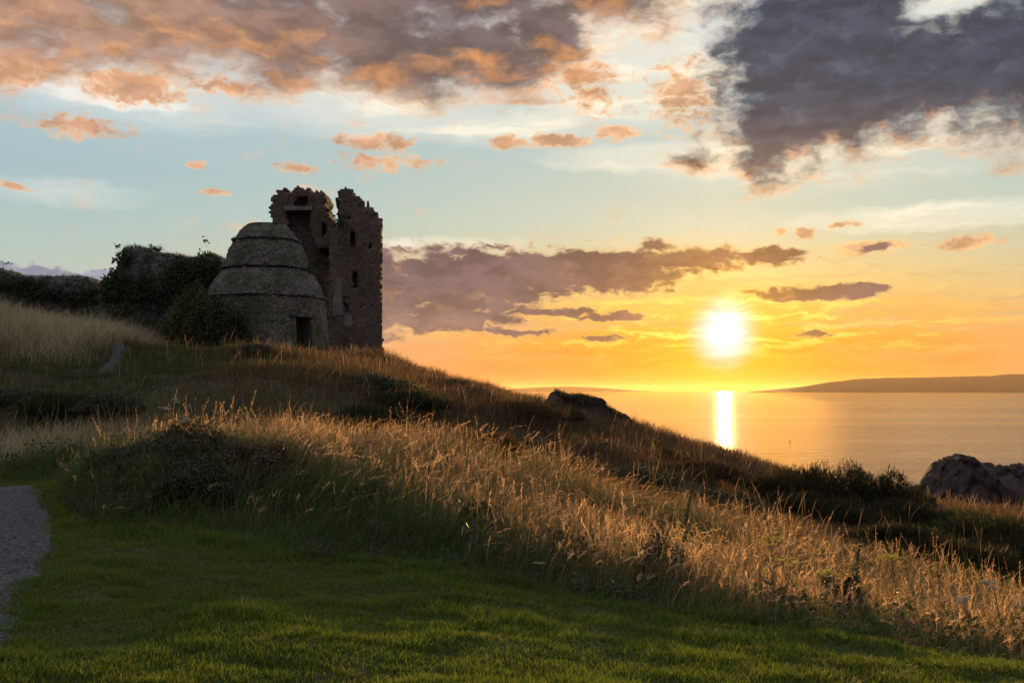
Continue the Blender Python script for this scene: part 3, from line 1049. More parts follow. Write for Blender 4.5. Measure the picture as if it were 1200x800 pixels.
# ================================================================== vegetation
DARKG = ((.026, .032, .010), (.036, .042, .012), (.020, .027, .009), (.042, .044, .014))
BRAMB = ((.028, .034, .012), (.042, .044, .014), (.060, .040, .018), (.022, .030, .010))
BRACK = ((.085, .046, .018), (.060, .036, .014), (.048, .034, .014), (.11, .062, .026))
OLIVE = ((.060, .064, .016), (.078, .074, .018), (.045, .052, .014), (.09, .078, .022))
BRAMBLES = [
    (225, 484, 12.9, 62, 'dark bramble bush at the middle of the grassy mound', BRAMB + BRACK[:2]),
    (158, 508, 12.6, 52, 'dark green bramble at the left shoulder of the mound', BRAMB),
    (305, 512, 12.3, 60, 'brown leaved bramble on the right flank of the mound', BRACK),
    (232, 536, 11.6, 60, 'low leafy bramble in front of the mound', BRAMB),
    (440, 560, 11.9, 42, 'small dark bramble inside the golden grass, left of the middle', BRAMB),
    (566, 575, 11.5, 30, 'green leafy clump inside the golden grass at the middle', OLIVE[2:3] + DARKG),
    (668, 606, 10.7, 34, 'green leafy clump in the front of the golden grass below the ridge rock', OLIVE[2:3] + DARKG),
    (775, 622, 10.2, 32, 'brown leafy clump in the golden grass below the sun glitter', BRACK[1:3] + DARKG[:2]),
    (985, 662, 9.7, 34, 'olive leafy clump in the golden grass below the tallest gorse bush', OLIVE[2:3] + DARKG)]


def clear_of_brambles(x, y, k=.60):
    ok = np.ones(len(x), bool)
    for px, py, Y, r, _, _ in BRAMBLES:
        bx_ = ray(px, 400)[0] * Y
        rr = r * Y / F
        ok &= np.hypot(x - bx_, (y - Y) * 1.0) > rr * k * (1 + .6 * fbm(x * 2, y * 2, 77, 2))
    return ok


def blades(pos, h, lean, width, yaw, prof, c0, c1, droop=.30, bend=2.0):
    """strips: returns co, loops, starts, col.  prof = relative half widths from root to just below the tip"""
    n = len(pos)
    k = len(prof)
    ts = np.linspace(0, 1, k + 1)
    nv = 2 * k + 1
    co = np.empty((n, nv, 3), np.float32)
    col = np.empty((n, nv, 3), np.float32)
    lm = np.linalg.norm(lean, axis=1)
    sx, sy = np.cos(yaw), np.sin(yaw)
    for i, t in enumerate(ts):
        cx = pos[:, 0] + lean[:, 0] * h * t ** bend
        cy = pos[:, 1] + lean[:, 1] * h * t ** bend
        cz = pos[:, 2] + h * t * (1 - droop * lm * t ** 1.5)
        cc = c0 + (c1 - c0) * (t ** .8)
        if i < k:
            w = width * prof[i] * .5
            co[:, 2 * i] = np.stack([cx - sx * w, cy - sy * w, cz], 1)
            co[:, 2 * i + 1] = np.stack([cx + sx * w, cy + sy * w, cz], 1)
            col[:, 2 * i] = cc; col[:, 2 * i + 1] = cc
        else:
            co[:, 2 * i] = np.stack([cx, cy, cz], 1)
            col[:, 2 * i] = cc
    loc = []
    st = []
    s = 0
    for i in range(k - 1):
        loc += [2 * i, 2 * i + 1, 2 * i + 3, 2 * i + 2]; st.append(s); s += 4
    loc += [2 * k - 2, 2 * k - 1, 2 * k]; st.append(s); s += 3
    base = np.arange(n, dtype=np.int64) * nv
    loops = (base[:, None] + np.array(loc)[None]).ravel()
    starts = (np.arange(n, dtype=np.int64)[:, None] * s + np.array(st)[None]).ravel()
    return co.reshape(-1, 3), loops, starts, col.reshape(-1, 3)


def join(parts):
    co, lo, st, cl = [], [], [], []
    nv = nl = 0
    for a, b, c, d in parts:
        co.append(a); lo.append(b + nv); st.append(c + nl); cl.append(d)
        nv += len(a); nl += len(b)
    return np.concatenate(co), np.concatenate(lo), np.concatenate(st), np.concatenate(cl)


def leaves(pos, nrm, size, colr, asp=.55):
    """rhombus leaves, each around its own normal"""
    n = len(pos)
    r = RNG.normal(size=(n, 3))
    nrm = nrm + r * .55
    nrm /= np.linalg.norm(nrm, axis=1)[:, None] + 1e-9
    t = np.cross(nrm, RNG.normal(size=(n, 3)))
    t /= np.linalg.norm(t, axis=1)[:, None] + 1e-9
    b = np.cross(nrm, t)
    L = size[:, None]
    v = np.stack([pos - t * L * .5, pos + b * L * asp * .5, pos + t * L * .5 + nrm * L * .12, pos - b * L * asp * .5], 1).reshape(-1, 3)
    lo = np.arange(n * 4); st = np.arange(n) * 4
    return v, lo, st, np.repeat(colr, 4, 0)


def sprigs(pos, dirs, length, width, c0, c1):
    """pointed shoots"""
    n = len(pos)
    d = dirs / (np.linalg.norm(dirs, axis=1)[:, None] + 1e-9)
    s = np.cross(d, RNG.normal(size=(n, 3)))
    s /= np.linalg.norm(s, axis=1)[:, None] + 1e-9
    L = length[:, None]; W = width[:, None]
    v = np.stack([pos - s * W * .4, pos + s * W * .4, pos + d * L * .45 + s * W * .5, pos + d * L, pos + d * L * .45 - s * W * .5], 1).reshape(-1, 3)
    lo = np.arange(n * 5); st = np.arange(n) * 5
    c = np.stack([c0, c0, (c0 + c1) / 2, c1, (c0 + c1) / 2], 1).reshape(-1, 3)
    return v, lo, st, c


def wedge(n, y0, y1, k=.60, extra=1.5, p=1.0):
    """random ground points in the part of the land the lens can see, with a margin"""
    y = y0 + (y1 - y0) * RNG.random(n) ** p
    x = (RNG.random(n) * 2 - 1) * (k * y + extra)
    return x, y


def pick(n, *cols):
    c = np.array(cols, float)
    i = RNG.integers(0, len(c), n)
    return c[i] * (0.75 + .5 * RNG.random(n))[:, None]


def leans(n, lo, hi, wind=(0.35, -.1), xy=None):
    """random leaning, plus the swirl of flattened patches where xy is given"""
    if xy is not None:
        l = leans(n, lo, hi, wind)
        f = np.stack([fbm(xy[0] * .75, xy[1] * .75, 101, 3), fbm(xy[0] * .75 + 40, xy[1] * .75, 102, 3)], 1)
        return l + f * 2.6 * np.clip(.25 + 2.2 * fbm(xy[0] * .5, xy[1] * .5 + 9, 103, 2), 0, 1)[:, None]
    a = RNG.random(n) * 2 * math.pi
    m = lo + (hi - lo) * RNG.random(n)
    return np.stack([np.cos(a) * m + wind[0] * m, np.sin(a) * m + wind[1] * m], 1)


def off_path(x, y, gap=0.0):
    d, hw = path_dist(x, y)
    return d > hw + gap + fbm(x * 1.7, y * 1.7, 61, 3) * .5


# ---- mown lawn
n = 470000
x, y = wedge(n, 4.4, 17.5, .60, 1.0, 1.25)
le = lawn_edge(x)
ok = (y < le + .35) & off_path(x, y, -.18)
x, y, le = x[ok], y[ok], le[ok]
n = len(x)
z = H(x, y)
tuft = fbm(x * 1.6, y * 2.6, 71, 4)
tuft2 = fbm(x * 6, y * 6, 72, 2)
h = (.040 + .075 * np.clip(tuft + .15, 0, 1) + .05 * np.clip(tuft2, 0, 1)) * (.6 + .8 * RNG.random(n)) + .06 * sm(y - le, -.6, .3)
clump = sm(fbm(x * 2.1 + 9, y * 3.2, 75, 3), .06, .22)
h = h * (.9 + .5 * clump)
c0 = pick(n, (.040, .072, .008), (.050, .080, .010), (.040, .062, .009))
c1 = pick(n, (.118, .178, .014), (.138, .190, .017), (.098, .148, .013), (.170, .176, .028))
c1 = c1 * (1 + .5 * fbm(x * .7, y * .7, 73, 3))[:, None]
dead = RNG.random(n) < .035 + .10 * sm(fbm(x * .9, y * 1.3, 78, 3), .08, .25)
c1[dead] = pick(int(dead.sum()), (.26, .19, .09), (.18, .14, .06))
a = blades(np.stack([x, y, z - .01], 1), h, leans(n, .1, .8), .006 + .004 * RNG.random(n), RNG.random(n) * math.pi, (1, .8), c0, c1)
lawn = mesh_np('lawn_grass', a[0], a[1], a[2], M['blade'], col=a[3])
lawn['kind'] = 'stuff'
lawn['label'] = 'short mown green grass of the lawn in front'

# ---- tall grass band
parts = []


def band(n, dmax=9.0):
    """points from the lawn edge back over the bank; d = metres behind the edge"""
    x = -11.5 + 23 * RNG.random(n)
    le = lawn_edge(x)
    d = RNG.random(n) ** 1.15 * dmax
    y = le + d
    ok = (np.abs(x) < .62 * y + 1.2) & off_path(x, y, .15) & (y < 18.5) & clear_of_brambles(x, y)
    x, y, d = x[ok], y[ok], d[ok]
    return x, y, d, H(x, y)


def strawness(x, y, d):
    crest = sm(d, np.interp(x, [-7, -3.5, -1.5, 1, 6], [2.6, 2.3, 1.5, .55, .35]), np.interp(x, [-7, -3.5, -1.5, 1, 6], [4.0, 3.5, 2.7, 1.6, 1.3]))
    return np.clip(crest + fbm(x * .9, y * .9, 81, 3) * 1.3, 0, 1)


GREEN = ((.045, .070, .014), (.058, .085, .018), (.055, .072, .022), (.078, .090, .026))
STRAW = ((.60, .36, .17), (.68, .44, .23), (.50, .29, .13), (.36, .21, .10), (.20, .14, .06))
# green under-storey
x, y, d, z = band(120000)
s = strawness(x, y, d)
keep_ = RNG.random(len(x)) > s * .62
x, y, d, z, s = x[keep_], y[keep_], d[keep_], z[keep_], s[keep_]
n = len(x)
h = (.16 + .42 * sm(d, 0, 1.9)) * (.55 + .75 * RNG.random(n)) * (1 + .7 * fbm(x * 1.1, y * 1.1, 83, 3))
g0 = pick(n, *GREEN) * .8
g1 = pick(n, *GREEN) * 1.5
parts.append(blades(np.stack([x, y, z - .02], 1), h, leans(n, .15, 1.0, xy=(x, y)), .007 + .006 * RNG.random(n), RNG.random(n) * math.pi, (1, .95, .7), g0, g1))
# straw blades
x, y, d, z = band(210000)
s = strawness(x, y, d)
keep_ = RNG.random(len(x)) < s * (.45 + 1.1 * fbm(x * 1.3, y * 1.3, 85, 3))
x, y, d, z = x[keep_], y[keep_], d[keep_], z[keep_]
n = len(x)
h = (.34 + .36 * sm(d, .2, 2.0)) * (.6 + .6 * RNG.random(n)) * (1 + .9 * fbm(x * .9, y * .9, 87, 3))
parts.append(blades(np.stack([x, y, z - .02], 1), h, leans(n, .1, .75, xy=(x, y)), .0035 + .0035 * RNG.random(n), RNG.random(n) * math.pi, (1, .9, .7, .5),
                    pick(n, (.060, .060, .022), (.085, .065, .030), (.05, .055, .018)), pick(n, *STRAW) * (.35 + .4 * RNG.random(n))[:, None]))  # green-brown roots, darkened further to paint in the shade low in the grass
# flowering stems: thin stalk, feathery head
x, y, d, z = band(40000)
s = strawness(x, y, d)
keep_ = RNG.random(len(x)) < s * (.50 + 1.6 * fbm(x * 1.0 + 5, y * 1.0, 89, 3))
x, y, d, z = x[keep_], y[keep_], d[keep_], z[keep_]
n = len(x)
h = (.54 + .26 * sm(d, .3, 2.2)) * (.62 + .46 * RNG.random(n) + .32 * (RNG.random(n) < .10)) * (1 + .7 * fbm(x * .8 + 2, y * .8, 88, 3))
ln = leans(n, .05, .50, (.55, -.1), xy=(x, y))
ln = ln / np.maximum(1, np.linalg.norm(ln, axis=1) / 1.15)[:, None]
st_c = pick(n, *STRAW) * 1.1  # straw tint kept bright here to paint in low sun on the tips
parts.append(blades(np.stack([x, y, z - .02], 1), h, ln, .0036 + .0015 * RNG.random(n), RNG.random(n) * math.pi, (1, .9, .8, .7, .6, .6), pick(n, (.12, .095, .045), (.18, .135, .07)), st_c, .5))
lm = np.linalg.norm(ln, axis=1)
fat = .6 + .9 * RNG.random(n)
for j in range(13):
    t = .76 + .24 * (j + RNG.random(n)) / 13
    cz = z - .02 + h * t * (1 - .5 * lm * t ** 1.5)
    p = np.stack([x + ln[:, 0] * h * t * t, y + ln[:, 1] * h * t * t, cz], 1)
    tg = np.stack([2 * ln[:, 0] * t, 2 * ln[:, 1] * t, 1 - 1.25 * lm * t ** 1.5], 1)
    side = RNG.normal(size=(n, 3)) * .42
    parts.append(sprigs(p, tg + side, (.020 + .022 * RNG.random(n)) * fat * (1.35 - .5 * (t - .76) / .24), .0050 * fat, st_c * .9, st_c * 1.1))
# broad leaved weeds and docks mixed into the grass
xc, yc, dc, zc = band(1500)
okc = fbm(xc * .7, yc * .7, 95, 3) > -.02
xc, yc, dc, zc = xc[okc], yc[okc], dc[okc], zc[okc]
kk = 26
n = len(xc) * kk
hh = np.repeat((.25 + .45 * RNG.random(len(xc))) * (.4 + .6 * sm(dc, 0, 1.5)), kk)
p = np.stack([np.repeat(xc, kk) + RNG.normal(size=n) * .10, np.repeat(yc, kk) + RNG.normal(size=n) * .10, np.repeat(zc, kk) + hh * RNG.random(n)], 1)
wc = np.repeat(pick(len(xc), (.045, .060, .016), (.060, .050, .020), (.075, .048, .024), (.050, .070, .018)), kk, 0) * (.8 + .4 * RNG.random(n))[:, None]
parts.append(leaves(p, np.tile([0, -.4, .8], (n, 1)), .05 + .07 * RNG.random(n), wc, .38))
a = join(parts)
tall = mesh_np('tall_grass', a[0], a[1], a[2], M['blade'], col=a[3])
tall['kind'] = 'stuff'
tall['label'] = 'tall dry seeding grass along the edge of the lawn, golden against the light'

# ---- rough grass over the hill and ridge
parts = []
n = 330000
x, y = wedge(n, 13.5, 56, .62, 3.0, .85)
ok = off_path(x, y, .05) & (y > lawn_edge(x) + np.where(x < -7.6, .9, 5.0)) & (np.hypot(x - dcx, y - dcy) > 3.3) & ~((y > 56.6) & (x < -16.5))
x, y = x[ok], y[ok]
z = H(x, y)
ok = z > SEA + 2.5
x, y, z = x[ok], y[ok], z[ok]
n = len(x)
wet = fbm(x * .16, y * .16, 91, 4)
tus = fbm(x * .75, y * .75, 93, 3)
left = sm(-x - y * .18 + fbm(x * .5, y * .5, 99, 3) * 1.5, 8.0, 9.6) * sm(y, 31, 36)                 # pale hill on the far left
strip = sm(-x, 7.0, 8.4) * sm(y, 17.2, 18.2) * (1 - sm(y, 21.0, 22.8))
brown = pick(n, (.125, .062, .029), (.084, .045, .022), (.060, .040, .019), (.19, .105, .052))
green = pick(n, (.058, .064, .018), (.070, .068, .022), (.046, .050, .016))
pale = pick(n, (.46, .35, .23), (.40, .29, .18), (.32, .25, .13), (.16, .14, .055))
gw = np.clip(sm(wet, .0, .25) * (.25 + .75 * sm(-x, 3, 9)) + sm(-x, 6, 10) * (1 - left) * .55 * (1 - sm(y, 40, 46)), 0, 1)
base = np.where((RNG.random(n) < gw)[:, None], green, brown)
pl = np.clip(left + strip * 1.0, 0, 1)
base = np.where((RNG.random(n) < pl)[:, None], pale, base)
nearv = sm(y, 17, 34)
h = (.14 + .10 * nearv + (.22 + .20 * nearv) * np.clip(tus + .35, 0, 1) + .25 * pl) * (.6 + .7 * RNG.random(n)) * (1 + .25 * pl) * (1 - .45 * gw * (1 - pl)) * (1 + .55 * sm(y, 23, 29) * (1 - sm(x, 3, 8)))
h = h * (1 - .55 * sm(6.5 - np.hypot(x - dcx, y - dcy + 1), 0, 2.5))
h = np.where((x > 1.2) & (x < 5.0) & (y > 38.6) & (y < 44), h * .35, h)
w = (.003 + .00030 * y) * (.7 + .6 * RNG.random(n))
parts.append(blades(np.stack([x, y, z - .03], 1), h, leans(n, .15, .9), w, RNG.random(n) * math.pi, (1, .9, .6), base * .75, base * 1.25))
# scattered taller straws
k = (RNG.random(n) < .012 + .025 * sm(y, 34, 46) + .10 * pl) & (tus > -.08)
m_ = int(k.sum())
parts.append(blades(np.stack([x[k], y[k], z[k] - .02], 1), .6 + .45 * RNG.random(m_), leans(m_, .05, .5, (.4, 0)), w[k] * .7, RNG.random(m_) * math.pi, (.6, .5, .45, .8, .9, .6),
                    pick(m_, (.12, .09, .045)), pick(m_, *STRAW), .4))
a = join(parts)
hill = mesh_np('hill_grass', a[0], a[1], a[2], M['blade'], col=a[3])
hill['kind'] = 'stuff'
hill['label'] = 'rough brown and olive grass over the hillside and ridge'

def crown_points(n, rx, ry, rz, seed, lumps=26, hollow=.55):
    """points in an uneven crown made of clumps; centre on the ground"""
    rg = np.random.default_rng(seed)
    u = rg.normal(size=(lumps, 3)); u[:, 2] = np.abs(u[:, 2]) * 1.0
    u /= np.linalg.norm(u, axis=1)[:, None]
    cen = u * (.55 + .40 * rg.random((lumps, 1)))
    rad_ = .22 + .20 * rg.random(lumps)
    i = rg.integers(0, lumps, n)
    v = rg.normal(size=(n, 3)); v /= np.linalg.norm(v, axis=1)[:, None]
    p = cen[i] + v * (rad_[i] * (hollow + (1 - hollow) * rg.random(n)) * (.8 + .35 * rg.random(n)))[:, None]
    p[:, 2] = np.abs(p[:, 2])
    nr = v * .7 + p * .5
    return p * np.array([rx, ry, rz]), nr


def stems(parent, rx, ry, rz, seed, name='stem', nst=6, r0=.03):
    rg = np.random.default_rng(seed)
    bm = bmesh.new()
    for i in range(nst):
        a = rg.random() * 6.28
        b = np.array([math.cos(a) * rx * .12, math.sin(a) * ry * .12, -.3])
        e = np.array([math.cos(a) * rx * (.3 + .4 * rg.random()), math.sin(a) * ry * (.3 + .4 * rg.random()), rz * (.55 + .35 * rg.random())])
        prev = None
        K_ = 5
        for j in range(K_ + 1):
            t = j / K_
            p = b + (e - b) * t + np.array([0, 0, .25 * rz * t * (1 - t)]) + rg.normal(size=3) * .03 * rz * t
            rr = r0 * (1 - .75 * t)
            ring = [bm.verts.new((p[0] + math.cos(q) * rr, p[1] + math.sin(q) * rr, p[2])) for q in (0, 1.257, 2.513, 3.77, 5.027)]
            if prev:
                for q in range(5):
                    bm.faces.new((prev[q], prev[(q + 1) % 5], ring[(q + 1) % 5], ring[q]))
            prev = ring
    return mesh_bm(name, bm, M['bark'], parent)


def bush(name, px, py_top, Y, rpx, label, cat, cols, nl=5000, leaf=.07, kind='leaf', group=None, seed=0, deep=1.0, hmin=.4):
    """a bush rooted on the ground whose crown reaches the given pixel"""
    x, _, ztop = at(px, py_top, Y)
    zg = float(H([x], [Y])[0])
    rz = max(hmin, ztop - zg)
    rx = rpx * Y / F
    o = thing(name, (x, Y, zg), label, cat, group)
    p, nr = crown_points(nl, rx, rx * deep, rz * .86, seed + 100, 40)
    c = pick(nl, *cols)
    if kind == 'gorse':
        d = nr * .6 + np.array([0, 0, .7]) + RNG.normal(size=p.shape) * .35
        a = sprigs(p, d, leaf * (1.6 + 1.8 * RNG.random(nl)), leaf * (.25 + .2 * RNG.random(nl)), c * .8, c * 1.3)
    else:
        a = leaves(p, nr, leaf * (.6 + .8 * RNG.random(nl)), c)
    mesh_np('crown', a[0], a[1], a[2], M['leaf'], col=a[3], parent=o)
    stems(o, rx, rx * deep, rz * .8, seed, 'stem')
    return o


GORSE = ((.030, .028, .010), (.042, .036, .012), (.024, .026, .009), (.058, .042, .016))

# bushes below the ruins
for i, (px, py, Y, r, lab, cols, nl) in enumerate([
        (263, 338, 49.0, 34, 'dark round bush pressed against the left side of the dovecot', DARKG, 14000),
        (234, 316, 50.6, 34, 'yellow green shrub between the broken wall and the dark round bush', OLIVE, 13000),
        (205, 362, 50.0, 24, 'low olive shrub at the foot of the yellow green shrub', OLIVE, 6000),
        (172, 358, 51.0, 28, 'dark bush filling the foot of the overgrown broken wall', DARKG, 7000),
        (140, 350, 53.0, 24, 'dark brownish bush under the left end of the overgrown broken wall', BRAMB, 7000),
        (108, 358, 54.0, 26, 'olive brown shrub in the gap between the two ruined walls', ((.050, .046, .016), (.038, .036, .014)), 7000),
        (66, 362, 55.0, 30, 'dark scrub below the pale plaster patch of the far left wall', DARKG, 7000),
        (22, 366, 56.0, 28, 'dark low scrub under the far left wall, nearest the photo edge', BRAMB, 6500),
        (-30, 364, 56.0, 32, 'dark scrub below the far left wall, just outside its visible end', DARKG, 5000)]):
    bush('shrub', px, py, Y, r, lab, 'shrub', cols, nl, .13, 'leaf', 'bushes below the ruins', 200 + i, .8)

# gorse on the right
for i, (px, py, Y, r, lab) in enumerate([
        (890, 549, 30, 50, 'brown gorse bush at the left end of the gorse thicket'),
        (946, 539, 31, 48, 'tallest dark gorse bush, its spiky top against the sea'),
        (998, 544, 30.5, 48, 'dark gorse bush right of the tallest one, top against the sea'),
        (1040, 556, 30, 44, 'small dark gorse bush where the thicket slopes towards the rock'),
        (930, 578, 27, 46, 'low gorse bush in front of the tallest one'),
        (988, 582, 26, 48, 'broad low gorse bush at the front middle of the thicket'),
        (1052, 588, 27, 46, 'low dark gorse bush at the front right of the thicket'),
        (1070, 583, 34, 24, 'small gorse bush with two upright tips left of the rock stack'),
        (1106, 594, 27, 58, 'olive gorse bush in front of the rock stack foot'),
        (1162, 604, 24, 70, 'wide olive gorse bush below the rock stack, right of the others'),
        (1125, 630, 19, 74, 'dark low gorse bush nearest the golden grass at the right'),
        (1052, 612, 20, 62, 'dark low gorse bush just behind the golden grass, below the small twin tips'),
        (1222, 620, 22, 80, 'dark gorse bush cut by the right edge of the photo')]):
    bush('gorse_bush', px, py, Y, r, lab, 'gorse bush', GORSE if i not in (0, 8, 9) else (BRACK[1:3] + GORSE[:2] if i == 0 else OLIVE[:3] + GORSE[:2]), 15000, .055, 'gorse', 'gorse bushes above the shore', 300 + i, 1.0)

# bracken and dark scrub on the slope
for i, (px, py, Y, r, lab, cols) in enumerate([
        (440, 462, 29, 46, 'dark hollow of bracken right of the castle slope', BRAMB),
        (510, 454, 40, 40, 'dark bracken patch just under the ridge line', BRAMB),
        (556, 452, 44, 26, 'low dark bracken bump on the ridge line left of the jagged rock', BRAMB),
        (610, 502, 31, 50, 'brown bracken clump halfway down the slope', BRACK),
        (690, 522, 28, 52, 'reddish bracken clump below the jagged rock', BRACK),
        (560, 528, 21, 48, 'bracken clump just behind the tall golden grass in mid picture', BRACK),
        (735, 548, 24, 56, 'wide dark bracken patch behind the tall grass right of centre', BRAMB),
        (820, 550, 27, 52, 'bracken on the falling slope below the sun', BRACK),
        (300, 425, 36, 26, 'olive scrub clump on the grassy slope below the dovecot', BRAMB),
        (480, 490, 27, 48, 'dark heathery scrub above the golden grass, left of the middle', BRAMB),
        (395, 455, 33, 40, 'low dark scrub patch in the middle of the castle slope', BRAMB),
        (350, 430, 42, 30, 'low brown scrub below the dovecot doorway', BRACK),
        (545, 480, 34, 44, 'russet scrub patch halfway up the slope below the ridge bump', BRACK),
        (640, 492, 35, 40, 'dark scrub patch at the foot of the jagged ridge rock', BRAMB),
        (660, 540, 22, 46, 'russet scrub close behind the golden grass, middle of the picture', BRACK[1:] + BRAMB[:2]),
        (770, 530, 31, 42, 'brown scrub on the ridge side left of the sun glitter', BRACK),
        (850, 575, 22, 50, 'dark scrub behind the golden grass, left of the gorse thicket', BRAMB),
        (430, 488, 24, 44, 'dark scrub just behind the crest of the golden grass', BRAMB),
        (25, 452, 26.5, 58, 'dark green scrub at the left photo edge above the pale grass strip', DARKG),
        (85, 462, 25.5, 54, 'dark green scrub right of the scrub at the photo edge', DARKG),
        (130, 468, 24.5, 44, 'dark scrub behind the left end of the grassy mound', BRAMB)]):
    bush('bracken', px, py, Y, r, lab, 'bracken', cols, 9000, .060, 'gorse' if i % 2 else 'leaf', 'bracken and scrub clumps on the slope', 400 + i, 1.1, .5)

# brambles and weeds in the front of the mound
for i, (px, py, Y, r, lab, cols) in enumerate(BRAMBLES):
    bush('bramble', px, py, Y, r, lab, 'bramble', cols, 16000, .036, 'leaf', 'brambles in the grassy mound', 500 + i, .9, .35)


# ---- ivy and grass on the ruins (parts)
def ivy(parent, base, Y0, spots, n, cols, size=.14, name='ivy'):
    """leaves hugging a wall face: spots = (px, py, rx px, ry px)"""
    pp = []
    for (px, py, rx, ry) in spots:
        k = int(n * rx * ry / sum(s[2] * s[3] for s in spots))
        a = RNG.normal(size=(k, 2)) * .5
        cl = np.repeat(RNG.normal(size=(k // 14 + 1, 2)) * .5, 14, 0)[:k]
        a = cl + a * .25
        qx, qy = px + a[:, 0] * rx, py + a[:, 1] * ry
        w = np.array([at(u, v, Y0) for u, v in zip(qx, qy)])
        w[:, 1] = Y0 - .05 - np.abs(RNG.normal(size=k)) * .16
        pp.append(w)
    p = np.concatenate(pp) - np.array(base)
    n = len(p)
    a = leaves(p, np.tile([0, -1, .35], (n, 1)).astype(float), size * (.6 + .8 * RNG.random(n)), pick(n, *cols))
    return mesh_np(name, a[0], a[1], a[2], M['leaf'], col=a[3], parent=parent)


ivy(ruin_b, RB, 56.9, [(150, 300, 12, 10), (215, 318, 22, 18), (240, 318, 18, 22), (145, 340, 24, 20), (185, 345, 24, 20), (132, 335, 12, 22), (232, 345, 20, 20)], 7000, DARKG + OLIVE[2:3], .17)
ivy(ruin_a, RA, 62.9, [(20, 332, 30, 8), (105, 345, 22, 14), (-60, 335, 60, 18), (55, 345, 40, 12)], 5000, DARKG, .18)
ivy(castle, CB, 63.5, [(360, 292, 12, 24), (372, 322, 10, 30), (358, 330, 8, 20)], 1100, DARKG, .16)
ivy(castle, CB, 59.9, [(400, 262, 6, 7)], 300, DARKG, .12)
ivy(dov, (dcx, dcy, dcz - .5), DY - 2.2, [(362, 316, 4, 5)], 160, DARKG, .10)


def top_grass(parent, base, Y0, depth, prof, n, cols, hh=.3):
    px = [p[0] for p in prof]; py = [p[1] for p in prof]
    u = px[0] + (px[-1] - px[0]) * RNG.random(n)
    v = np.interp(u, px, py)
    w = np.array([at(a_, b_, Y0) for a_, b_ in zip(u, v)])
    w[:, 1] = Y0 + RNG.random(n) * depth
    w[:, 2] -= .12
    p = w - np.array(base)
    c = pick(n, *cols)
    a = blades(p, hh * (.4 + .8 * RNG.random(n)), leans(n, .1, 1.), np.full(n, .025), RNG.random(n) * 3.14, (1, .9, .6), c * .8, c * 1.2)
    o = mesh_np('grass_tuft', a[0], a[1], a[2], M['blade'], col=a[3], parent=parent)
    o['kind'] = 'stuff'
    return o


top_grass(ruin_b, RB, 57, 3.4, [p for p in ob if 135 < p[0] < 266], 5000, OLIVE + DARKG, .35)
top_grass(ruin_a, RA, 63, 3.0, [p for p in oa if -262 < p[0] < 122 and p[1] < 400], 6000, OLIVE[2:3] + DARKG, .32)


top_grass(outcrop, tuple(outcrop.location), 40.0, 3.2, OUT[4:], 2600, BRACK[1:3] + DARKG[:2], .30)


# ---- small saplings on the broken wall
def sapling(px, py, Y, wpx, hpx, label, seed):
    rg = np.random.default_rng(seed)
    x, _, z = at(px, py, Y)
    o = thing('sapling', (x, Y + 1.0, z - .1), label, 'tree', 'saplings on the broken wall')
    W = wpx * Y / F; Hh = hpx * Y / F
    bm = bmesh.new()
    tips = []
    for i in range(7):
        e = np.array([(rg.random() - .35) * W, (rg.random() - .5) * W * .6, Hh * (.5 + .6 * rg.random())])
        prev = None
        for j in range(5):
            t = j / 4
            p = e * t + np.array([0, 0, .15 * Hh * t * (1 - t)]) + rg.normal(size=3) * .02 * t
            tips.append(p) if j > 1 else None
            rr = .035 * (1 - .8 * t)
            ring = [bm.verts.new((p[0] + math.cos(q) * rr, p[1] + math.sin(q) * rr, p[2])) for q in (0, 2.09, 4.19)]
            if prev:
                for q in range(3):
                    bm.faces.new((prev[q], prev[(q + 1) % 3], ring[(q + 1) % 3], ring[q]))
            prev = ring
    mesh_bm('trunk', bm, M['bark'], o)
    tips = np.array(tips)
    p = tips[rg.integers(0, len(tips), 330)] + rg.normal(size=(330, 3)) * .10 * W
    a = leaves(p, rg.normal(size=p.shape), .12 * (.6 + .8 * rg.random(330)), pick(330, *DARKG))
    mesh_np('crown', a[0], a[1], a[2], M['leaf'], col=a[3], parent=o)


sapling(174, 292, 57, 17, 9, 'small windswept sapling on the highest part of the overgrown wall', 3)
sapling(236, 300, 57, 16, 9, 'small bushy sapling on the overgrown wall beside the dovecot', 6)


# ---- single weeds standing out of the tall grass
def tube(bm, pts, r0, r1, n=5):
    prev = None
    for j, p in enumerate(pts):
        rr = r0 + (r1 - r0) * j / (len(pts) - 1)
        ring = [bm.verts.new((p[0] + math.cos(6.2832 * q / n) * rr, p[1] + math.sin(6.2832 * q / n) * rr, p[2])) for q in range(n)]
        if prev:
            for q in range(n):
                bm.faces.new((prev[q], prev[(q + 1) % n], ring[(q + 1) % n], ring[q]))
        prev = ring


def plain(name, c, trans=.3):
    m, nt, out = new_mat(name)
    p = principled(nt, out, mix(noise(objco(), 60, 2), tuple(v * .7 for v in c), tuple(v * 1.2 for v in c)), .8, .2)
    return m


M['yellow'] = plain('ragwort_yellow', (.55, .36, .03))
M['umbel'] = plain('dry_umbel', (.34, .25, .15))
M['dock'] = plain('dock_seed', (.050, .028, .016))
M['stalk'] = plain('weed_stalk', (.10, .085, .035))


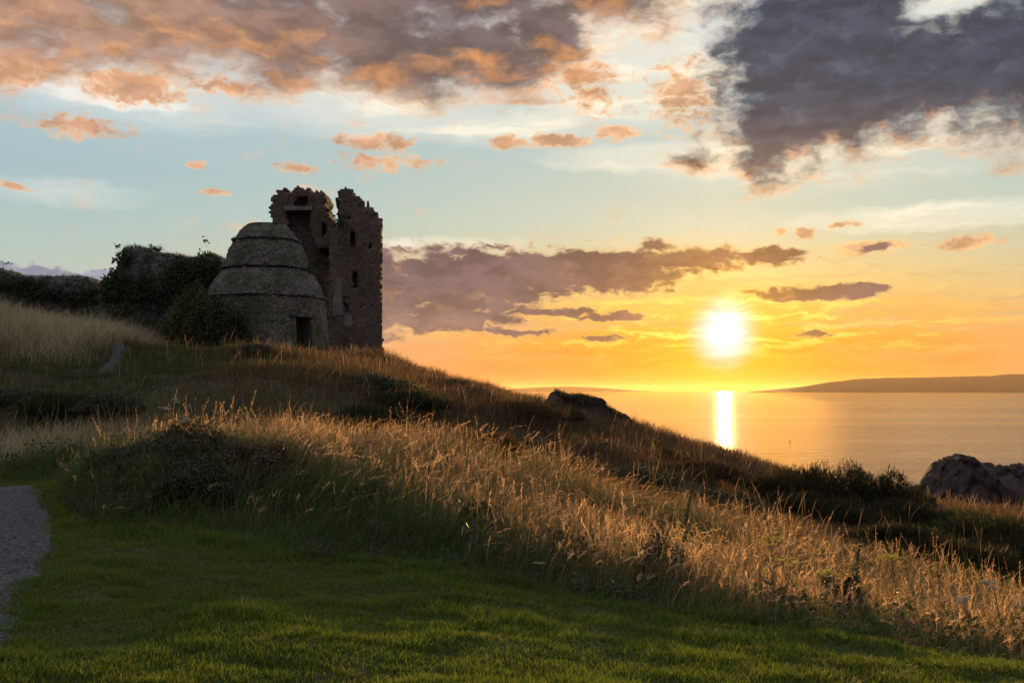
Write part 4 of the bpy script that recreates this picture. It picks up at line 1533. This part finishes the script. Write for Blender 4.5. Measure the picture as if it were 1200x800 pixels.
def weed(kind, px, py, Y, label, seed):
    rg = np.random.default_rng(seed)
    x, _, zt = at(px, py, Y)
    zg = float(H([x], [Y])[0])
    h = min(1.35, max(.45, zt - zg))
    names = {'ragwort': ('ragwort', 'flower', 'flowering weeds in the tall grass'), 'umbel': ('cow_parsley', 'flower', 'flowering weeds in the tall grass'), 'dock': ('dock_plant', 'weed', 'dock stems in the tall grass')}
    nm, cat, grp = names[kind]
    o = thing(nm, (x, Y, zg), label, cat, grp)
    bm = bmesh.new()
    lean_ = rg.normal(size=2) * .06
    P0 = lambda t: np.array([lean_[0] * t * t, lean_[1] * t * t, h * t])
    tube(bm, [P0(t) for t in np.linspace(-.03, .97, 8)], .006, .003)
    heads = []
    if kind != 'dock':
        for i in range(4 if kind == 'umbel' else 7):
            t0 = .66 + .22 * rg.random()
            a = rg.random() * 6.28
            e = P0(1) + np.array([math.cos(a), math.sin(a), 0]) * ((.02 if kind == 'umbel' else .05) + .06 * rg.random()) + np.array([0, 0, -.05 + .06 * rg.random()])
            s = P0(t0)
            tube(bm, [s + (e - s) * u + np.array([0, 0, -.03 * u * (1 - u)]) for u in np.linspace(0, 1, 4)], .003, .002, 4)
            heads.append(e)
        heads.append(P0(1))
    mesh_bm('stem', bm, M['stalk'], o)
    if kind == 'dock':
        bm = bmesh.new()
        for i in range(150):
            t = .50 + .50 * rg.random()
            a = rg.random() * 6.28
            rr = .024 * (1.12 - t) / .6 * rg.random() + .004
            p = P0(t) + np.array([math.cos(a) * rr, math.sin(a) * rr, 0])
            bmesh.ops.create_icosphere(bm, subdivisions=1, radius=.004 + .004 * rg.random(), matrix=Matrix.Translation(Vector(p)))
        mesh_bm('seed_head', bm, M['dock'], o)
    else:
        for e in heads:
            bm = bmesh.new()
            for i in range(10):
                d = rg.normal(size=3) * np.array([.022, .022, .008])
                mt = Matrix.Translation(Vector(e + d)) @ Matrix.Rotation(rg.random() * .6, 4, 'X')
                bmesh.ops.create_cone(bm, cap_ends=True, segments=7, radius1=.004, radius2=.011, depth=.008, matrix=mt)
            mesh_bm('flower_head', bm, M['yellow' if kind == 'ragwort' else 'umbel'], o)
    k = 60
    t = rg.random(k) * .6
    p = np.array([P0(v) for v in t]) + rg.normal(size=(k, 3)) * np.array([.04, .04, .02])
    a = leaves(p, np.tile([0, 0, 1.], (k, 1)), .10 * (.6 + .7 * rg.random(k)), pick(k, *GREEN), .35)
    mesh_np('foliage', a[0], a[1], a[2], M['leaf'], col=a[3], parent=o)


for i, (k, px, py, Y, lab) in enumerate([
        ('ragwort', 904, 630, 10.2, 'yellow ragwort below the left end of the gorse thicket'),
        ('ragwort', 918, 655, 9.8, 'yellow ragwort half hidden in grass, below the brighter one'),
        ('ragwort', 968, 668, 9.5, 'yellow ragwort low in the grass below the tallest gorse bush'),
        ('ragwort', 1052, 652, 9.6, 'yellow ragwort in the golden grass right of centre'),
        ('umbel', 1176, 682, 9.0, 'pale flat topped flower head by the right photo edge'),
        ('umbel', 1192, 704, 8.7, 'lowest pale flat flower head at the right photo edge'),
        ('umbel', 1136, 702, 8.8, 'pale flat flower head left of the two at the photo edge'),
        ('umbel', 207, 468, 13.2, 'pale flower head on the crest of the left mound'),
        ('umbel', 194, 478, 13.0, 'small pale flower head just left of the mound crest'),
        ('umbel', 214, 490, 12.8, 'pale flower head low on the crest of the mound'),
        ('dock', 798, 575, 10.6, 'tall dark dock spike below the sun glitter'),
        ('dock', 1000, 640, 9.8, 'dark dock spike below the gorse thicket middle'),
        ('dock', 500, 545, 12.0, 'brown dock spike in the golden grass near the picture middle'),
        ('dock', 128, 540, 12.2, 'dark dock spike at the path side of the mound')]):
    weed(k, px, py, Y, lab, 600 + i)

# ---- loose stones on the path
n = 3000
tt = RNG.random(n) * 3.6 + 1.4
i0 = tt.astype(int)
base = PATH[i0] + (PATH[np.minimum(i0 + 1, len(PATH) - 1)] - PATH[i0]) * (tt - i0)[:, None]
off = (RNG.random(n) * 2 - 1) * 1.35
xy = base + np.stack([off, off * .1], 1)
z = H(xy[:, 0], xy[:, 1]) + .025
tet = np.array([(0, 0, .6), (1, 0, .1), (.1, 1, 0), (-1, .1, .15), (0, -1, .05), (0, 0, -.5)])
tf = np.array([(0, 1, 2), (0, 2, 3), (0, 3, 4), (0, 4, 1), (5, 2, 1), (5, 3, 2), (5, 4, 3), (5, 1, 4)])
sz = .005 + .009 * RNG.random(n) ** 2
an = RNG.random(n) * 6.28
v = tet[None] * (1 + .35 * RNG.normal(size=(n, 6, 3)) * .5) * sz[:, None, None]
rx_ = v[..., 0] * np.cos(an)[:, None] - v[..., 1] * np.sin(an)[:, None]
ry_ = v[..., 0] * np.sin(an)[:, None] + v[..., 1] * np.cos(an)[:, None]
v = np.stack([rx_ + xy[:, 0:1], ry_ + xy[:, 1:2], v[..., 2] + z[:, None]], -1)
st_ = mesh_quads('loose_gravel', v.reshape(-1, 3), (np.arange(n)[:, None, None] * 6 + tf[None]).reshape(-1, 3), M['gravel'])
st_['kind'] = 'stuff'

# ---- marker buoys out on the water
def buoy(px, py, label):
    a_, b_ = ray(px, py)
    Yd = (SEA - EYE) / b_
    o = thing('buoy', (a_ * Yd, Yd, SEA), label, 'buoy')
    s = Yd * .65 / F
    bm = bmesh.new()
    bmesh.ops.create_uvsphere(bm, u_segments=16, v_segments=10, radius=1.0, matrix=Matrix.Translation((0, 0, .35)) @ Matrix.Diagonal((1, 1, .85, 1)))
    for w in bm.verts:
        w.co *= s
    mesh_bm('float', bm, M['buoy'], o)
    bm = bmesh.new()
    tube(bm, [(0, 0, 1.1 * s), (0, 0, 1.5 * s)], .18 * s, .14 * s, 8)
    bmesh.ops.create_cone(bm, cap_ends=True, segments=8, radius1=.34 * s, radius2=.1 * s, depth=.5 * s, matrix=Matrix.Translation((0, 0, 1.6 * s)))
    mesh_bm('mast', bm, M['buoy'], o)


buoy(925.5, 517, 'small dark marker buoy on the water right of the sun glitter')
